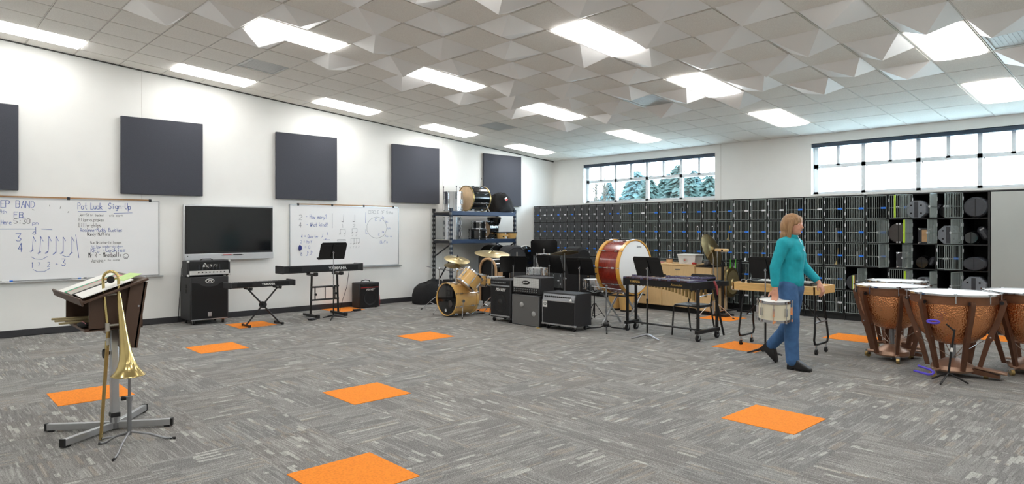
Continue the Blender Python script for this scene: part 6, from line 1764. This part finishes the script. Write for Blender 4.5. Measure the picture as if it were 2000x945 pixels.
# head: skull, jaw, nose, ears
g.ball((.028, 0, 1.625), (.098, .078, .105), 20, 14); g.ball((.052, 0, 1.565), (.068, .060, .072), 18, 12); g.ball((.088, 0, 1.530), (.030, .034, .026), 12, 8)
g.ball((.118, 0, 1.597), (.022, .014, .026), 10, 8); g.ball((.132, 0, 1.586), (.016, .016, .013), 10, 8)
for s in (-1, 1): g.ball((.02, s * .078, 1.600), (.018, .010, .030), 10, 8); g.ball((.095, s * .032, 1.580), (.022, .020, .022), 10, 8)
def hand(g, w, d, side, curl):
    """palm from wrist w along d; fingers spread along side; curl bends them"""
    w, d, s = Vector(w), Vector(d).normalized(), Vector(side).normalized(); nrm = d.cross(s).normalized() * curl
    base = w + d * .085
    for k in (-1, -.33, .33, 1): g.cyl(w + s * k * .012, base + s * k * .03, .017, .0125, 10)
    g.ball(w + d * .045, (.026, .026, .026), 12, 8)
    for k, L in ((-1, .068), (-.33, .080), (.33, .076), (1, .060)):
        a = base + s * k * .031; b = a + d * L * .45 + nrm * .012; c = b + d * L * .30 + nrm * .028; e = c + d * L * .12 + nrm * .028
        for p, q, r in ((a, b, .0105), (b, c, .0098), (c, e, .009)): g.cyl(p, q, r, r * .95, 9); g.ball(p, r, 9, 7)
        g.ball(e, .0088, 9, 7)
    a = w + d * .025 - s * .02; b = a - s * .035 + d * .03 + nrm * .012; c = b + d * .035 + nrm * .016 - s * .004
    for p, q, r in ((a, b, .0135), (b, c, .0115)): g.cyl(p, q, r, r * .92, 9); g.ball(p, r, 9, 7)
    g.ball(c, .0105, 9, 7)
hand(g, (-.06, -.262, .905), (.0, -.02, -1), (1, 0, 0), 1)
hand(g, (.215, .23, .968), (.55, -.05, -.85), (.1, 1, .0), -1)
fuse(g.build('body', 'skin', person), .0075, 3)
for s in (-1, 1):
    e = MB().ball((.1045, s * .034, 1.622), (.008, .013, .0065), 10, 8).build('eye', 'paper', person); MB().ball((.1105, s * .034, 1.622), (.004, .007, .006), 8, 6).build('iris', 'eye_dark', e)
    MB().path([(.104, s * .055, 1.640), (.116, s * .036, 1.647), (.118, s * .018, 1.642)], .0045, 6).build('eyebrow', 'hair', person)
MB().path([(.098, -.026, 1.552), (.113, -.012, 1.553), (.118, 0, 1.551), (.113, .012, 1.553), (.098, .026, 1.552)], [.003, .006, .007, .006, .003], 7).build('mouth', 'lips', person)
# hair: chin-length bob with a fringe
g = MB()
g.ball((.010, 0, 1.652), (.112, .094, .100), 22, 14); g.ball((-.035, 0, 1.60), (.082, .092, .12), 20, 12); g.ball((-.045, 0, 1.50), (.070, .092, .11), 18, 12); g.ball((-.05, 0, 1.42), (.05, .088, .08), 16, 10)
for s in (-1, 1):
    limb(g, [(.035, s * .078, 1.67, .028), (.038, s * .090, 1.60, .026), (.030, s * .092, 1.53, .024), (.015, s * .088, 1.46, .020), (.0, s * .08, 1.415, .012)])
    limb(g, [(.085, s * .045, 1.695, .024), (.100, s * .052, 1.665, .018), (.092, s * .066, 1.63, .012)])
limb(g, [(.085, .0, 1.70, .026), (.112, -.01, 1.672, .016), (.118, -.014, 1.655, .010)])
fuse(g.build('hair', 'hair', person), .0085, 3)
# sweater
g = MB()
limb(g, [(0, 0, .985, .142), (0, 0, 1.10, .132), (.01, 0, 1.25, .142), (.005, 0, 1.33, .142), (-.008, 0, 1.40, .105), (.0, 0, 1.455, .072), (.004, 0, 1.475, .070)])
g.ball((.075, -.055, 1.27), (.075, .07, .085), 14, 10); g.ball((.075, .055, 1.27), (.075, .07, .085), 14, 10)
for s in (-1, 1): limb(g, [(-.01, s * .03, 1.39, .108), (-.012, s * .165, 1.395, .080)]); limb(g, [(0, s * .04, .975, .115), (0, s * .045, 1.12, .105)])
limb(g, [(-.012, -.17, 1.39, .074), (-.075, -.235, 1.14, .058), (-.065, -.258, .955, .046)])
limb(g, [(-.012, .17, 1.39, .074), (.035, .235, 1.15, .058), (.185, .232, 1.0, .046)])
sw = fuse(g.build('sweater', 'sweater', person), .0095, 4)
MB().lathe([(.072, 0), (.078, .01), (.074, .05), (.068, .052), (.066, .0)], 22).build('collar', 'sweater', sw).location = (.004, 0, 1.452)
MB().path([(.082, -.004, 1.49), (.105, -.004, 1.44), (.135, -.002, 1.37), (.150, 0, 1.32)], .0035, 6).build('zip', 'steel', sw)
# jeans
g = MB()
limb(g, [(0, 0, .90, .128), (0, 0, .99, .130)])
limb(g, [(0, -.082, .90, .112), (.055, -.094, .52, .082), (.05, -.10, .34, .076), (.07, -.11, .10, .072)])
limb(g, [(0, .082, .90, .112), (-.04, .094, .52, .082), (-.13, .10, .37, .076), (-.272, .11, .215, .066)])
g.ball((-.05, -.05, .92), (.10, .085, .11), 14, 10); g.ball((-.05, .05, .92), (.10, .085, .11), 14, 10)
fuse(g.build('jeans', 'jeans', person), .0095, 3)
# boots
g = MB().hull([(x, -.11 + y, z) for x, y, z in ((.02, -.04, .03), (.02, .04, .03), (.03, -.042, .12), (.03, .042, .12), (.13, -.038, .12), (.13, .038, .12), (.20, -.044, .062), (.20, .044, .062), (.275, -.03, .035), (.275, .03, .035), (.275, -.03, .008), (.275, .03, .008), (.16, -.046, .008), (.16, .046, .008))])
b = fuse(g.build('boot', 'boot', person), .008, 5); MB().hull([(x, -.11 + y, z) for x in (.018, .075) for y in (-.034, .034) for z in (0, .05)]).build('heel', 'black_paint', b); MB().hull([(x, -.11 + y, z) for x, w in ((.12, .04), (.19, .044), (.27, .03)) for y in (-w, w) for z in (0, .010)]).build('sole', 'black_paint', b)
g = MB(); g.M = Matrix.Translation((-.29, .11, .205)) @ Matrix.Rotation(R(40), 4, 'Y')
g.hull([(x, y, z) for x, y, z in ((-.055, -.038, -.10), (-.055, .038, -.10), (-.05, -.042, .02), (-.05, .042, .02), (.05, -.038, .02), (.05, .038, .02), (.13, -.044, -.05), (.13, .044, -.05), (.185, -.03, -.085), (.185, .03, -.085), (.185, -.03, -.112), (.185, .03, -.112))])
b = fuse(g.build('boot', 'boot', person), .008, 5)
g = MB(); g.M = Matrix.Translation((-.29, .11, .205)) @ Matrix.Rotation(R(40), 4, 'Y'); g.hull([(x, y, z) for x in (-.058, .0) for y in (-.032, .032) for z in (-.125, -.09)]); g.build('heel', 'black_paint', b)
# drum in the hand
drum('hand_drum', 'cream drum with chrome rims held at the person\'s side', (-3.36, 7.165, .565), .165, .215, 'cream_shell', 'drum_white', 'chrome', 8, rx=4, ry=3)
